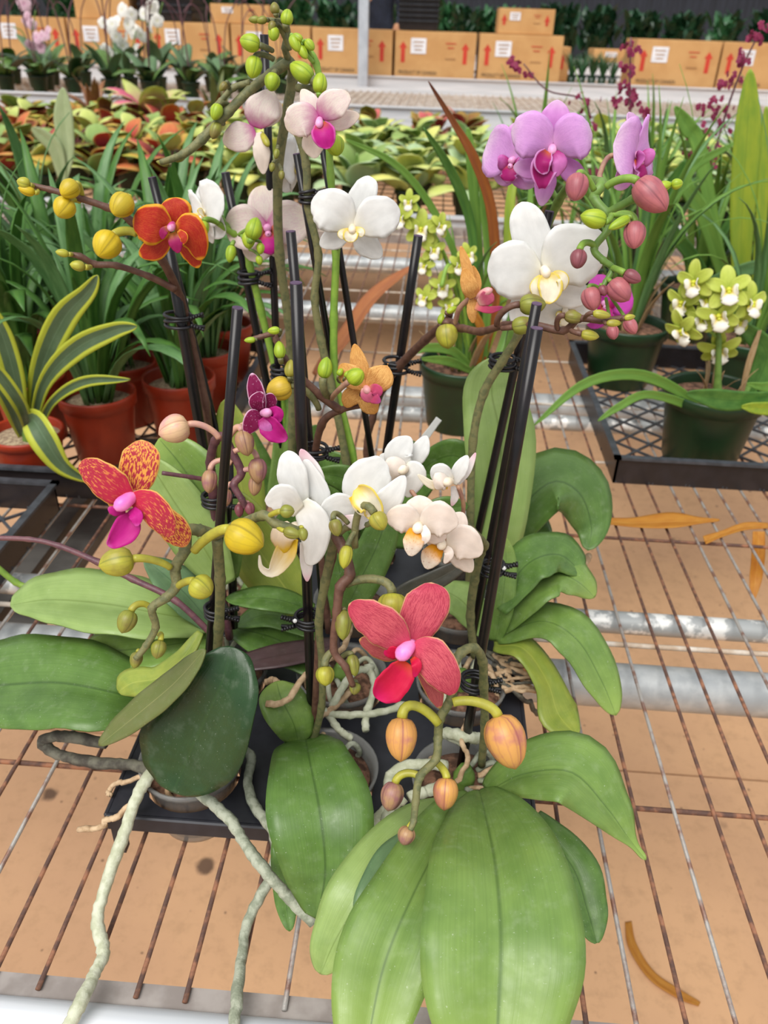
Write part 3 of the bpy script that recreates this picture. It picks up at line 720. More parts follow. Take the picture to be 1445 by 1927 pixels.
# orchids on the second far bench (left): broad dark leaves, thin dark spikes
OL = [archmesh('leaf', mt, L=.30, W=.055, a0=a, a1=b, b=.4, tm=.5, tipp=2, tipq=.5, n=10, nu=5) for mt, a, b in ((LM, 20, 100), (LM, 35, 115), (LB, 10, 70), (LD, 30, 95))]
SPK = []
for q in range(3):
    c_ = rng.uniform(.12, .3); V, Fc, UV = tubegeo(cr([(0, 0, 0), (.02, .01, .25), (.06, .02, .45), (.06+c_*.5, .02, .52+.05*q), (.06+c_, .03, .46+.05*q)], 18), .0045, 5); SPK.append(mesh('flower_stem', V, Fc, STP, UV))
wf = petalmat('far_white_petal', hx('#f3f1ec'), center=hx('#e6e3b0'), cr=(0, .3))
pf = petalmat('far_pink_petal', hx('#e6c3d2'), center=hx('#d49ab8'), cr=(0, .4))
def simple_flower_mesh(mat, L=.045, W=.022, five=True):
    parts = [loc_petal(a, L, W, .3, .55, .5, 0, .004, .006, 0, n=7, nu=4) for a in (90, 18, 162, 234, 306)]
    V, Fc, UV = merge(parts); return mesh('flower', V, Fc, mat, UV)
WFM, PFM = simple_flower_mesh(wf), simple_flower_mesh(pf)
FO = []; FB = []
for i in range(22):
    X = -3.7+.25*(i % 11)+rng.uniform(-.03, .03); Yp = 5.93+.70*(i//11)+rng.uniform(-.04, .04)
    t = thing('far_orchid', 'potted orchid with broad dark leaves and thin bare spikes on the white railed bench', 'orchid', (X, Yp, .235), 'dark leaved orchids before the cartons')
    pot(t, .06, .10, GRNP, BARK, 'smallgreen'); FO.append(t)
def far_bloom(x, y, Y, n, sp, fm, label):
    c = PY(x, y, Y); t = thing('flowering_orchid', label, 'orchid', (c[0], Y, .235))
    pot(t, .06, .10, GRNP, BARK, 'smallgreen'); FB.append(t)
    for s_ in (-1, 1): tube(t, 'flower_stem', [(c[0], Y, .33), (c[0]+.03*s_, Y, c[2]-.1), (c[0]+.09*s_, Y-.02, c[2]+.05*s_)], .004, STG, 6)
    for k in range(n):
        for trial in range(20):
          q = c+np.array([rng.normal(0, sp), rng.normal(0, .05), rng.normal(0, sp*.8)])
          fmw = Matrix.Translation(Vector(q)) @ Matrix.Rotation(math.pi/2+rng.normal(0, .3), 4, 'X') @ Matrix.Rotation(rng.normal(0, .5), 4, 'Y') @ Matrix.Scale(rng.uniform(.8, 1.2), 4)
          if is_clear(fm, fmw, t.name): break
        o = link('flower', fm, t, Matrix()); o.matrix_parent_inverse = t.matrix_basis.inverted(); o.matrix_basis = fmw; register(fm, fmw, t.name)
far_bloom(235, 75, 6.2, 16, .10, WFM, 'orchid bearing a loose cluster of white flowers before the cartons')
far_bloom(285, 20, 6.33, 9, .09, WFM, 'orchid bearing white flowers high in front of black trays')
far_bloom(48, 35, 6.36, 4, .035, PFM, 'orchid bearing a pale pink bloom above the cartons at the row end')
far_bloom(75, 78, 6.18, 5, .04, PFM, 'orchid bearing pale pink and white blooms low among dark leaves')
for t in FB: rosette(t, OL, 6, .09, .02, (.65, 1.1))
for t in FO:
    for k in range(2):
        for trial in range(25):
            sm, smw = SPK[rng.randint(3)], Matrix.Translation((0, 0, .09)) @ Matrix.Rotation(rng.rand()*6.28, 4, 'Z') @ Matrix.Scale(rng.uniform(.8, 1.1), 4)
            if is_clear(sm, t.matrix_basis @ smw, t.name): break
        link('flower_stem', sm, t, smw)
for t in FO: rosette(t, OL, 7, .09, .02, (.6, 1.05))
# ------------------------------------------------------------------ foliage plants on the second bench
def colmat(nm, c1, c2, edge): return petalmat(nm, c1, center=c2, cr=(.1, .8), edge=edge, ew=.22, transl=.25, rough=.55)
CO = [colmat('coleus_orange', hx('#cf7d4c'), hx('#bd4a40'), hx('#d3a85e')), colmat('coleus_red', hx('#bd5a4a'), hx('#96404a'), hx('#d3a566')), colmat('coleus_yellow', hx('#c9a84f'), hx('#b86a38'), hx('#b7b64e')), colmat('coleus_green_maroon', hx('#6f5a2e'), hx('#5a2230'), hx('#98a13c'))]
PK = [colmat('coleus_pink', hx('#d0706c'), hx('#c25560'), hx('#b9a46a')), colmat('coleus_bronze', hx('#a3833f'), hx('#8d5a3a'), hx('#b0a052')), colmat('coleus_olive', hx('#8d9044'), hx('#a0623e'), hx('#a4a552'))]
LI = [colmat('foliage_lime', hx('#cbd47a'), hx('#b6c56e'), hx('#d8de8e')), colmat('foliage_yellow', hx('#e2de80'), hx('#ccd276'), hx('#d6da84')), colmat('foliage_sage', hx('#b4cb9c'), hx('#a2be8c'), hx('#bed2a6')), colmat('foliage_green', hx('#98b266'), hx('#88a55a'), hx('#a8be74'))]
HL = lambda mt, a, b: archmesh('leaf', mt, L=.15, W=.055, a0=a, a1=b, b=.35, tm=.35, tipp=1.8, tipq=.7, n=7, nu=5)
CM = {'o': [HL(m_, a, b) for m_ in CO+[LI[3], LI[0]] for a, b in ((15, 90), (40, 120))], 'p': [HL(m_, a, b) for m_ in PK for a, b in ((15, 80), (35, 110))], 'l': [HL(m_, a, b) for m_ in LI for a, b in ((15, 95), (40, 125))]}
CLAB = {'o': ('coleus', 'orange and red coleus with yellow edged leaves on the middle bench', 'orange coleus plants'), 'p': ('coleus', 'pink and bronze coleus standing at the back edge of the middle bench', 'pink coleus plants'), 'l': ('foliage_plant', 'lime and yellow green bushy plant on the middle bench', 'lime foliage plants')}
CP = []
for j, Yp in enumerate((3.64, 3.88, 4.13, 4.40, 4.7, 5.08)):
    for i in range(20):
        X = -2.75+.265*i+rng.uniform(-.04, .04); px = CX+F*((np.array([X, Yp, .1])-CAM)@CR)/depth((X, Yp, .1))
        k = 'o' if px < 420 else ('p' if j == 5 and px < 960 else 'l')
        if px < -250 or px > 1700: continue
        nm, lb, gp = CLAB[k]; t = thing(nm, lb, 'plant', (X, Yp, 0), gp)
        pot(t, .065, .10, REDP if rng.rand() < .3 else GRNP, SOIL, 'pr' if rng.rand() < .3 else 'pg')
        CP.append((t, k, X, Yp))
for t, k, X, Yp in CP: tube(t, 'stem', [(X, Yp, .085), (X+.005, Yp, .16), (X, Yp, .235)], .006, STG, 6)
cal = colmat('caladium_leaf', hx('#c9cf80'), hx('#d48a92'), hx('#b8c463')); calp = colmat('caladium_pink', hx('#d9738a'), hx('#c84a70'), hx('#cfd08a'))
c = PY(285, 190, 4.9)
t = thing('caladium', 'tall caladium with cream and pink heart shaped leaves above the coleus', 'plant', (c[0], 4.9, 0)); pot(t, .075, .12, GRNP, SOIL, 'calpot')
rosette(t, [archmesh('leaf', m_, L=.30, W=.085, a0=a, a1=b, b=.5, tm=.3, tipp=1.8, tipq=.8, n=8, nu=5) for m_, a, b in ((cal, 5, 60), (cal, 15, 130), (calp, 20, 120), (cal, 10, 90))], 11, .2, .05, (.8, 1.15))
tube(t, 'stem', [(c[0], 4.9, .1), (c[0], 4.9, .3)], .01, STG)
br = leafmat('croton_brown', hx('#9a6a3f'), hx('#7d4a30'), rib=hx('#b0844e'), dust=0)
for x, y, lb in ((405, 175, 'brown leaved croton standing beside the cream caladium'), (170, 150, 'bronze leaved plant with narrow upright leaves behind the coleus')):
    c = PY(x, y, 5.25); t = thing('croton', lb, 'plant', (c[0], 5.25, 0)); pot(t, .07, .11, GRNP, SOIL, 'crpot')
    rosette(t, [archmesh('leaf', m_, L=.38, W=.035, a0=a, a1=b, n=9, nu=5) for m_, a, b in ((br, 5, 50), (br, 15, 90), (LO, 5, 40))], 12, .11, .03, (.7, .95))
for t, k, X, Yp in CP:
        for lv, (zz, s0, s1, n) in enumerate(((.10, .9, 1.25, 6), (.16, .75, 1.05, 6), (.22, .5, .8, 5))):
            if k == 'l' and lv == 2 and rng.rand() < .5: continue
            rosette(t, CM[k], n, zz, .045, (s0*1.2, s1*1.25), thick=.0015)
palem = leafmat('pale_sage_leaf', hx('#a9bb8a'), hx('#b7c69a'), rib=hx('#93a878'), dust=0, transl=.3)
c = PY(330, 330, 3.3); t = thing('pale_leaf_plant', 'plant with two big pale sage green leaves rising behind the red pots', 'plant', (c[0], 3.2, .0028)); pot(t, .07, .11, GRNP, SOIL, 'ppot')
leaf(t, [(118, 345, 3.2, 6), (126, 290, 3.2, 14), (120, 220, 3.2, 18), (118, 165, 3.2, 1)], palem, 'y'); leaf(t, [(120, 345, 3.2, 5), (105, 280, 3.19, 14), (80, 255, 3.18, 12), (60, 240, 3.17, 1)], palem, 'y')
c2 = PY(120, 345, 3.2); tube(t, 'stem', [(c[0], 3.2, .08), (c[0]*.6+c2[0]*.4, 3.2, .12), c2], .008, STG)
# ------------------------------------------------------------------ black trays on the near bench
def nursery_tray(x0, x1, y0, y1, h, label, lip=.012):
    t = thing('nursery_tray', label, 'tray', ((x0+x1)/2, (y0+y1)/2, .0025)); z = .0028; th = .004
    parts = [boxgeo(((x0+x1)/2, y0+th/2, z+h/2), (x1-x0, th, h)), boxgeo(((x0+x1)/2, y1-th/2, z+h/2), (x1-x0, th, h)), boxgeo((x0+th/2, (y0+y1)/2, z+h/2), (th, y1-y0, h)), boxgeo((x1-th/2, (y0+y1)/2, z+h/2), (th, y1-y0, h))]
    V, Fc, UV = merge(parts); link('wall', mesh('wall', V, Fc, BLACK, None, False), t)
    parts = [boxgeo(((x0+x1)/2, yy, z+h), (x1-x0+lip, lip, .005)) for yy in (y0, y1)]+[boxgeo((xx, (y0+y1)/2, z+h), (lip, y1-y0+lip, .005)) for xx in (x0, x1)]
    V, Fc, UV = merge(parts); link('rim', mesh('rim', V, Fc, GREYP, None, False), t)
    parts = []; stp = .066; Ln = (x1-x0)+(y1-y0)
    for k in range(int(Ln/stp)+1):
        for sgn in (1, -1):
            # diagonal bars clipped to the rectangle
            o_ = k*stp; pts = []
            for tt in np.linspace(0, 1, 2):
                pass
            if sgn == 1: ax_, ay = (x0+min(o_, x1-x0), y0+max(0, o_-(x1-x0))); bx, by = (x0+max(0, o_-(y1-y0)), y0+min(o_, y1-y0))
            else: ax_, ay = (x1-min(o_, x1-x0), y0+max(0, o_-(x1-x0))); bx, by = (x1-max(0, o_-(y1-y0)), y0+min(o_, y1-y0))
            d = np.array([bx-ax_, by-ay, 0]); L_ = np.linalg.norm(d)
            if L_ < .01: continue
            a = math.atan2(d[1], d[0]); R = np.array([[math.cos(a), -math.sin(a), 0], [math.sin(a), math.cos(a), 0], [0, 0, 1]])
            parts.append(boxgeo(((ax_+bx)/2, (ay+by)/2, z+.003+.0005*sgn), (L_, .0042, .004), R))
    V, Fc, UV = merge(parts); link('floor_mesh', mesh('floor_mesh', V, Fc, GREYP, None, False), t)
    return t
nursery_tray(-1.05, -.372, 1.125, 1.86, .052, 'wide black mesh tray holding the red pots of grassy plants')
nursery_tray(.352, .95, 1.288, 1.90, .052, 'black mesh tray holding the dark green cymbidium pots')
nursery_tray(-1.0, -.585, .72, 1.085, .05, 'black tray with only its corner showing beside the wire bench edge')
# ------------------------------------------------------------------ grassy plants in red pots
GB = []
for mt in (BL, BL, BL2, BL2, BL):
    for a0, a1, L_ in ((3, 50, .46), (6, 95, .44), (10, 120, .40)):
        GB.append(archmesh('leaf', mt, L=L_*.95, W=.0125, a0=a0, a1=a1*1.05, b=.25, tm=.62, tipp=1.7, tipq=.9, n=14, nu=5, twist=rng.uniform(-.5, .5), curl=2.6))
GB2 = [archmesh('leaf', mt, L=.34, W=.016, a0=8, a1=115, b=.22, tm=.6, n=12, nu=5, curl=1.8) for mt in (BL2, BL)]
GP = []
BK = 'red pot of grassy plant deep in the tray, mostly hidden by other leaves'
for X, Yp, lb in ((-.575, 1.275, 'red pot of grassy plant standing right behind the variegated plant'), (-.455, 1.365, 'red pot of grassy plant at the tray edge beside the dark purple spike'), (-.449, 1.52, 'red pot of grassy plant at the tray edge, second from the front corner'), (-.585, 1.43, 'red pot of grassy plant in the gap between two nearer red pots'), (-.725, 1.33, 'red pot of grassy plant hidden behind the variegated leaves'), (-.72, 1.50, BK), (-.575, 1.585, BK), (-.449, 1.68, 'red pot of grassy plant at the tray edge, farthest from the front corner'), (-.72, 1.66, BK), (-.575, 1.745, BK), (-.87, 1.40, BK), (-.87, 1.56, BK), (-.86, 1.75, BK)):
    t = thing('grassy_plant', lb, 'potted plant', (X, Yp, .0085), 'grassy plants in red pots')
    pot(t, .0665, .125, REDP, SOIL, 'red')
    GP.append(t)
# variegated plant in red pot
t = thing('variegated_dracaena', 'variegated plant with yellow edged dark green leaves in a red pot', 'potted plant', (-.672, 1.188, .0085))
pot(t, .062, .085, REDP, SOIL, 'redlow')
VY = 1.17
for pts in ([(62, 800, VY, 9), (80, 690, VY-.02, 22), (120, 600, VY-.04, 27), (165, 550, VY-.06, 18), (184, 518, VY-.07, 1)],
            [(60, 815, VY, 7), (85, 720, VY-.03, 14), (145, 655, VY-.05, 22), (215, 622, VY-.06, 17), (258, 614, VY-.07, 1)],
            [(70, 815, VY, 6), (100, 755, VY-.03, 9), (160, 718, VY-.05, 11), (245, 714, VY-.06, 1)],
            [(46, 800, VY, 8), (62, 790, VY-.06, 22), (85, 825, VY-.09, 27), (118, 875, VY-.09, 16), (165, 905, VY-.08, 1)],
            [(46, 820, VY, 8), (30, 720, VY-.02, 20), (8, 640, VY-.03, 22), (-20, 570, VY-.04, 1)],
            [(42, 820, VY, 8), (15, 750, VY-.05, 16), (-25, 700, VY-.07, 2)], [(55, 815, VY, 7), (38, 760, VY-.07, 14), (-5, 700, VY-.09, 14), (-40, 680, VY-.1, 2)]):
    leaf(t, pts, VAR, 'y', fold=.22, thick=.001)
tube(t, 'stem', [PY(56, 850, VY+.01), PY(55, 800, VY)], .012, STG)
for t in GP:
    rosette(t, GB, 24, .10, .026, (.62, 1.08), jit=.5, tilt=.12); rosette(t, GB2, 6, .10, .02, (.8, 1.1), jit=.5)
# ------------------------------------------------------------------ cymbidiums in green pots
LIME = petalmat('lime_tepal', hx('#c3cf5a'), tip=hx('#d6de76'), center=hx('#b0c248'), cr=(0, .4), transl=.35)
CLIP_ = petalmat('cymbidium_lip', hx('#eeeadd'), center=hx('#d8c330'), cr=(.05, .42), transl=.2)
kind('cym', LIME, LIME, CLIP_, plain('cym_column', hx('#cfd23a'), None, 40, .5), Lp=.95, Wp=.27, Ls=1., Ws=.30, lipL=.62, lipW=.34, ap=25, las=222, cup=-.15, pb=.45, back=.05, midtip=1.)
G6 = 'green pot'
def cym_pot(X, Yp, lb, r=.09, h=.14, key='g6'):
    t = thing('potted_cymbidium', lb, 'potted plant', (X, Yp, .0085)); pot(t, r, h, GRNP, BARK, key, .86); return t
CB = [archmesh('leaf', mt, L=.42, W=.009, a0=4, a1=a1, b=.6, tm=.3, tipp=1.5, tipq=1., n=12, nu=3, curl=1.6) for mt in (BLX, BL2, BLX) for a1 in (35, 70, 110)]
CBT = [archmesh('sheath', BLS, L=.14, W=.008, a0=5, a1=40, n=6, nu=3)]
t = cym_pot(.533, 1.40, 'green pot of cymbidium with a dense head of lime flowers with white lips')
YC = 1.36
fl = [(1308, 530, 34, -30, 10, 0), (1370, 545, 38, 10, 0, 0), (1352, 592, 36, 0, 25, 10), (1285, 568, 32, -35, 20, -15), (1412, 570, 34, 45, 10, -5), (1285, 620, 34, -40, 35, 10), (1330, 565, 28, -10, 0, 20), (1353, 655, 36, 5, 50, 5), (1390, 605, 26, 35, 30, 0), (1322, 600, 26, -20, 20, 0)]
for x, y, R, ya, pi_, ro in fl: flower(t, 'cym', x, y, YC+rng.uniform(-.02, .03), R*1.22, ya, pi_-8, ro, ped=(1352, 640, YC+.02), pmat=STLG, pr=3, thick=.001)
stem(t, [(1348, 810, YC+.02), (1350, 730, YC+.02), (1352, 640, YC+.02), (1345, 560, YC+.02)], [7, 7, 5, 4], STG)
for pts, mt in (([(1330, 800, 1.37, 6), (1290, 745, 1.36, 9), (1200, 705, 1.33, 11), (1100, 722, 1.28, 9), (1005, 800, 1.2, 1)], BLX), ([(1345, 810, 1.37, 6), (1310, 770, 1.36, 9), (1220, 742, 1.31, 8), (1165, 765, 1.28, 7), (1125, 792, 1.25, 1)], BLX),
                ([(1460, 745, 1.28, 8), (1410, 752, 1.27, 16), (1360, 752, 1.27, 20), (1292, 740, 1.26, 2)], BL), ([(1475, 770, 1.27, 14), (1430, 768, 1.26, 12), (1395, 765, 1.26, 2)], BLY), ([(1470, 720, 1.3, 8), (1440, 728, 1.29, 9), (1405, 722, 1.28, 1)], BLX),
                ([(1380, 810, 1.40, 8), (1425, 720, 1.42, 22), (1440, 660, 1.42, 24), (1385, 605, 1.40, 3)], BL), ([(1375, 800, 1.38, 6), (1410, 715, 1.42, 9), (1450, 660, 1.44, 6)], BLX)):
    leaf(t, pts, mt, 'y', thick=.001)
leaf(t, [(1395, 740, 1.4, 4), (1410, 680, 1.4, 6), (1430, 620, 1.41, 3)], BLS, 'y', name='dry_sheath', thick=.001)
rosette(t, CBT, 7, .12, .05, (.4, .8), 'sheath')
t = thing('broad_leaf_orchid', 'orchid with broad lime yellow upright leaves behind the lime cymbidium', 'potted plant', (.80, 1.995, .003)); pot(t, .075, .12, GRNP, BARK, 'blo')
YO = 1.985
for pts, mt in (([(1392, 640, YO, 8), (1395, 420, YO, 22), (1405, 260, YO, 26), (1412, 130, YO, 2)], BLY), ([(1415, 640, YO, 8), (1435, 420, YO, 14), (1440, 300, YO, 14), (1442, 200, YO, 2)], BLY), ([(1400, 640, YO, 8), (1330, 420, YO-.05, 16), (1290, 330, YO-.05, 12), (1380, 270, YO-.05, 2)], BLX), ([(1390, 640, YO, 8), (1300, 480, YO-.06, 14), (1240, 400, YO-.08, 14), (1290, 300, YO-.1, 2)], BL),
                ([(1380, 640, YO, 8), (1320, 300, YO+.05, 14), (1295, 240, YO+.05, 16), (1270, 200, YO+.04, 2)], BLX), ([(1395, 640, YO, 6), (1470, 560, YO-.05, 12), (1445, 500, YO-.1, 14), (1300, 540, YO-.15, 3)], BL2)): leaf(t, pts, mt, 'y', thick=.0012)
ONC = petalmat('oncidium_purple', hx('#8a2c50'), center=hx('#c98a4a'), cr=(0, .22), tip=hx('#a8406a'), tr=(.5, 1))
parts = [loc_petal(a, L_, W_, .4, .6, .5, 0, .1, .1, 0, n=6, nu=4) for a, L_, W_ in ((90, .7, .25), (30, .7, .22), (150, .7, .22), (215, .6, .18), (325, .6, .18), (270, 1.05, .55))]
V, Fc, UV = merge(parts); ONM = mesh('flower', V, Fc, ONC, UV)
def spray(X, Y, pts, fls, lb):
    t = thing('oncidium', lb, 'orchid', (X, Y, .003)); pot(t, .06, .1, GRNP, BARK, 'onc')
    b = np.array([X, Y, .09]); P = [b]+[PY(x, y, Y) for x, y in pts]
    tube(t, 'flower_stem', P, [.004, .002], STP, 6); rosette(t, CB[:3], 6, .09, .02, (.5, .7))
    for x, y, n, sp in fls:
        for k in range(int(n*1.8)):
            for trial in range(12):
                q = PY(x+rng.normal(0, sp), y+rng.normal(0, sp*.7), Y+rng.normal(0, .02)); fmw = Matrix.Translation(Vector(q)) @ Matrix.Rotation(math.pi/2-.2+rng.normal(0, .4), 4, 'X') @ Matrix.Rotation(rng.normal(0, .6), 4, 'Y') @ Matrix.Rotation(rng.normal(0, .5), 4, 'Z') @ Matrix.Scale(rng.uniform(.009, .013), 4)
                if is_clear(ONM, fmw, t.name): break
            o = link('flower', ONM, t, Matrix()); o.matrix_parent_inverse = t.matrix_basis.inverted(); o.matrix_basis = fmw; register(ONM, fmw, t.name)
spray(.86, 2.28, [(1300, 420), (1340, 300), (1370, 200), (1400, 120), (1430, 60)], [(1345, 205, 14, 20), (1330, 260, 10, 26), (1320, 300, 12, 18), (1375, 150, 7, 10), (1395, 110, 6, 10), (1420, 70, 6, 10), (1440, 50, 4, 6)], 'oncidium spray of purple flowers beside the lime yellow upright leaves')
spray(.56, 2.212, [(1200, 400), (1190, 280), (1185, 180), (1187, 70)], [(1188, 95, 6, 9), (1182, 130, 4, 8), (1175, 190, 5, 10), (1190, 175, 4, 8), (1210, 210, 4, 14), (1175, 160, 3, 7)], 'tall thin oncidium spray of purple flowers before the carton gap')
spray(.40, 2.5, [(1120, 380), (1110, 260), (1100, 190), (1030, 170), (985, 120)], [(1100, 195, 6, 12), (975, 120, 6, 11), (995, 138, 2, 5), (1110, 230, 5, 10), (1115, 330, 7, 14)], 'oncidium with purple flowers at two heights behind the lilac orchid')
spray(.98, 2.15, [(1380, 520), (1400, 430), (1410, 380)], [(1385, 440, 4, 10), (1425, 410, 6, 14), (1415, 350, 5, 10)], 'short oncidium with sparse purple flowers beyond the lime cymbidium')
t = cym_pot(.447, 1.775, 'green pot of grassy cymbidium without flowers in the black tray'); rosette(t, CB, 26, .12, .028, (.85, 1.25), jit=.6, tilt=.12); rosette(t, CBT, 14, .11, .03, (.7, 1.2), 'sheath')
t = cym_pot(.70, 1.72, 'green pot of cymbidium at the rim of the black tray with arching leaves'); rosette(t, CB, 16, .12, .028, (.8, 1.2), jit=.6, tilt=.12)
for X, Yp in ((.70, 2.15), (1.02, 2.0), (.48, 2.35), (.95, 2.5), (1.25, 2.3), (.68, 2.75), (1.1, 2.95), (.32, 2.75)):
    t = thing('grassy_cymbidium', 'green pot of grassy cymbidium standing on the wires behind the black tray', 'potted plant', (X, Yp, .003), 'cymbidiums behind the black tray')
    pot(t, .09, .14, GRNP, BARK, 'g6', .86); rosette(t, CB, 20, .12, .035, (.8, 1.3), jit=.6, tilt=.14); rosette(t, CBT, 6, .11, .03, (.7, 1.2), 'sheath')
    rosette(t, [archmesh('leaf', BL, L=.34, W=.02, a0=5, a1=75, n=9, nu=5)], 5, .12, .03)
# middle pot with lime sprays
t = cym_pot(.072, 1.505, 'dark green pot of cymbidium with hanging lime sprays standing on the wires', .083, .135, 'g5'); t.location.z = .003
YM = 1.5
for pts, mt in (([(905, 690, YM, 6), (932, 560, YM, 9), (925, 400, YM-.02, 10), (893, 300, YM-.04, 9), (850, 225, YM-.05, 6), (806, 153, YM-.06, 1)], BLR), ([(900, 690, YM, 6), (893, 540, YM, 8), (885, 420, YM, 9), (850, 325, YM-.02, 9), (797, 240, YM-.05, 1)], BL),
                ([(895, 690, YM, 5), (870, 520, YM, 6), (815, 395, YM, 7), (745, 310, YM-.02, 7), (650, 262, YM-.04, 1)], BLX), ([(905, 690, YM+.02, 6), (900, 480, YM+.02, 9), (885, 290, YM+.02, 9), (880, 240, YM+.02, 2)], BLX), ([(910, 690, YM, 6), (920, 500, YM, 9), (912, 380, YM, 10), (905, 300, YM, 2)], BLX),
                ([(905, 690, YM, 6), (950, 540, YM+.02, 9), (960, 380, YM+.05, 9), (975, 300, YM+.08, 2)], BLY), ([(890, 695, YM-.02, 5), (850, 660, YM-.04, 9), (800, 655, YM-.06, 8), (765, 670, YM-.08, 1)], BLX), ([(890, 700, YM-.02, 5), (845, 680, YM-.05, 9), (790, 675, YM-.08, 1)], BLX),
                ([(900, 690, YM, 5), (905, 620, YM-.03, 8), (885, 575, YM-.04, 7), (870, 510, YM-.05, 1)], BLO), ([(930, 690, YM, 6), (985, 520, YM+.1, 10), (1000, 330, YM+.15, 2)], BLX)):
    leaf(t, pts, mt, 'y', thick=.001)
rosette(t, CB, 9, .12, .03, (.5, .8), jit=.6); rosette(t, CBT, 7, .11, .03, (.7, 1.2), 'sheath')
for q, (P, fls) in enumerate((([(885, 690, YM), (850, 520, YM-.02), (810, 430, YM-.04), (770, 370, YM-.05)], [(792, 430, 36, 0), (757, 410, 30, -40), (828, 425, 26, 30), (770, 380, 24, -20), (815, 470, 28, 20), (800, 500, 24, -30)]),
                              ([(885, 690, YM), (870, 560, YM-.04), (845, 500, YM-.06), (830, 540, YM-.08)], [(832, 540, 30, 10), (862, 500, 26, 30), (800, 560, 26, -30), (845, 575, 24, 0), (880, 480, 24, 25)]))):
    stem(t, P, 4, STLG)
    for x, y, R, ya in fls: flower(t, 'cym', x, y, YM-.06, R, ya, 0, rng.uniform(-20, 20), ped=P[2], pmat=STLG, pr=2.5, thick=.001)
# dry strap leaf across the wires
def loose(name, label, pts, mat, mode='z', **k):
    P0 = (PZ if mode == 'z' else PY)(pts[0][0], pts[0][1], pts[0][2]); t = thing(name, label, 'leaf', P0); leaf(t, pts, mat, mode, name='blade', **k); return t
loose('dry_leaf', 'long rust brown strap leaf lying across the wires behind the white flowers', [(775, 503, .16, 3), (700, 562, .12, 12), (645, 640, .06, 14), (590, 705, .01, 3)], BLT, thick=.001)
loose('dry_leaf', 'flat orange dried leaf lying on the wires before the black tray', [(1127, 980, .004, 4), (1190, 985, .008, 9), (1260, 982, .009, 15), (1310, 981, .008, 7), (1354, 979, .005, 1)], BLO, thick=.001)
loose('dry_leaf', 'curled tan dried leaf tip resting on the wires beyond the orange one', [(1325, 1018, .006, 8), (1360, 1005, .009, 6), (1400, 992, .009, 7), (1445, 990, .006, 5)], BLO, thick=.001)
loose('dry_leaf', 'brown dried leaf hanging down between the wires', [(1427, 1000, .006, 11), (1426, 1045, -.03, 13), (1422, 1085, -.07, 12), (1416, 1130, -.1, 1)], BLO, thick=.001)
loose('dry_leaf', 'thin curved orange leaf lying on the floor under the wires', [(1182, 1735, -.697, 6), (1190, 1780, -.695, 8), (1225, 1835, -.695, 8), (1275, 1870, -.695, 8), (1316, 1890, -.697, 4)], BLO, thick=.002)
loose('plant_label', 'white plastic label slipped into the leaves behind the white flowers', [(795, 830, .93, 7), (826, 788, .93, 6)], PINW, 'y', fold=0, thick=.001)
# right hand upright leaves and purple oncidium sprays
# ================================================================== ORCHIDS
RX, RY, PT = (-.205, -.072, .061), (.527, .660, .793, .926), .133
def carrier(x0, x1, rows, label):
    y0, y1 = rows[0]-.052, rows[-1]+.062; t = thing('pot_carrier', label, 'tray', ((x0+x1)/2, (y0+y1)/2, .0025))
    parts = []; ns = 32; zt = .060; hole = .047
    for cx in RX:
        for cy in rows:
            xa, xb, ya, yb = cx-PT/2, cx+PT/2, cy-PT/2, cy+PT/2
            if cy == rows[0]: ya = y0
            if cy == rows[-1]: yb = y1
            V = []
            for k in range(ns):
                th = 2*math.pi*k/ns; c_, s_ = math.cos(th), math.sin(th)
                V.append((cx+hole*c_, cy+hole*s_, zt))
            for k in range(ns):
                th = 2*math.pi*k/ns; c_, s_ = math.cos(th), math.sin(th)
                sx = (xb-cx)/c_ if c_ > 1e-6 else ((xa-cx)/c_ if c_ < -1e-6 else 1e9); sy = (yb-cy)/s_ if s_ > 1e-6 else ((ya-cy)/s_ if s_ < -1e-6 else 1e9)
                q = min(sx, sy); V.append((cx+q*c_, cy+q*s_, zt))
            for k in range(ns):
                th = 2*math.pi*k/ns; V.append((cx+hole*.97*math.cos(th), cy+hole*.97*math.sin(th), zt-.02))
            # fill square corners
            n0 = len(V); V += [(xa, ya, zt), (xb, ya, zt), (xb, yb, zt), (xa, yb, zt)]
            Fc = [(k, ns+k, ns+(k+1) % ns, (k+1) % ns) for k in range(ns)]+[(k, (k+1) % ns, 2*ns+(k+1) % ns, 2*ns+k) for k in range(ns)]
            for ci, (qx, qy) in enumerate(((xa, ya), (xb, ya), (xb, yb), (xa, yb))):
                ang = math.atan2(qy-cy, qx-cx) % (2*math.pi); k = int(ang/(2*math.pi)*ns) % ns; Fc.append((ns+k, n0+ci, ns+(k+1) % ns))
            parts.append((V, Fc, None))
    V, Fc, UV = merge(parts); link('plate', mesh('plate', V, Fc, CARR, None, False), t, thick=.0015)
    a, b = RX[0]-PT/2, RX[-1]+PT/2; sk = []
    for (c, s) in ((((a+b)/2, y0-.002, zt-.009), (b-a+.006, .005, .020)), (((a+b)/2, y1+.002, zt-.009), (b-a+.006, .005, .020)), ((a-.002, (y0+y1)/2, zt-.009), (.005, y1-y0+.006, .020)), ((b+.002, (y0+y1)/2, zt-.009), (.005, y1-y0+.006, .020))): sk.append(boxgeo(c, s))
    V, Fc, UV = merge(sk); o = link('rim', mesh('rim', V, Fc, CARR, None, False), t); md = o.modifiers.new('bevel', 'BEVEL'); md.width = .0015
    for x in (a+.004, b-.004):
        for y in (y0+.004, y1-.004): box(t, 'foot', (x, y, .0288), (.010, .010, .052), CARR)
carrier(0, 0, RY[:2], 'black plastic pot carrier holding the front orchid pots')
carrier(0, 0, RY[2:], 'black plastic pot carrier holding the orchid pots behind the first carrier')
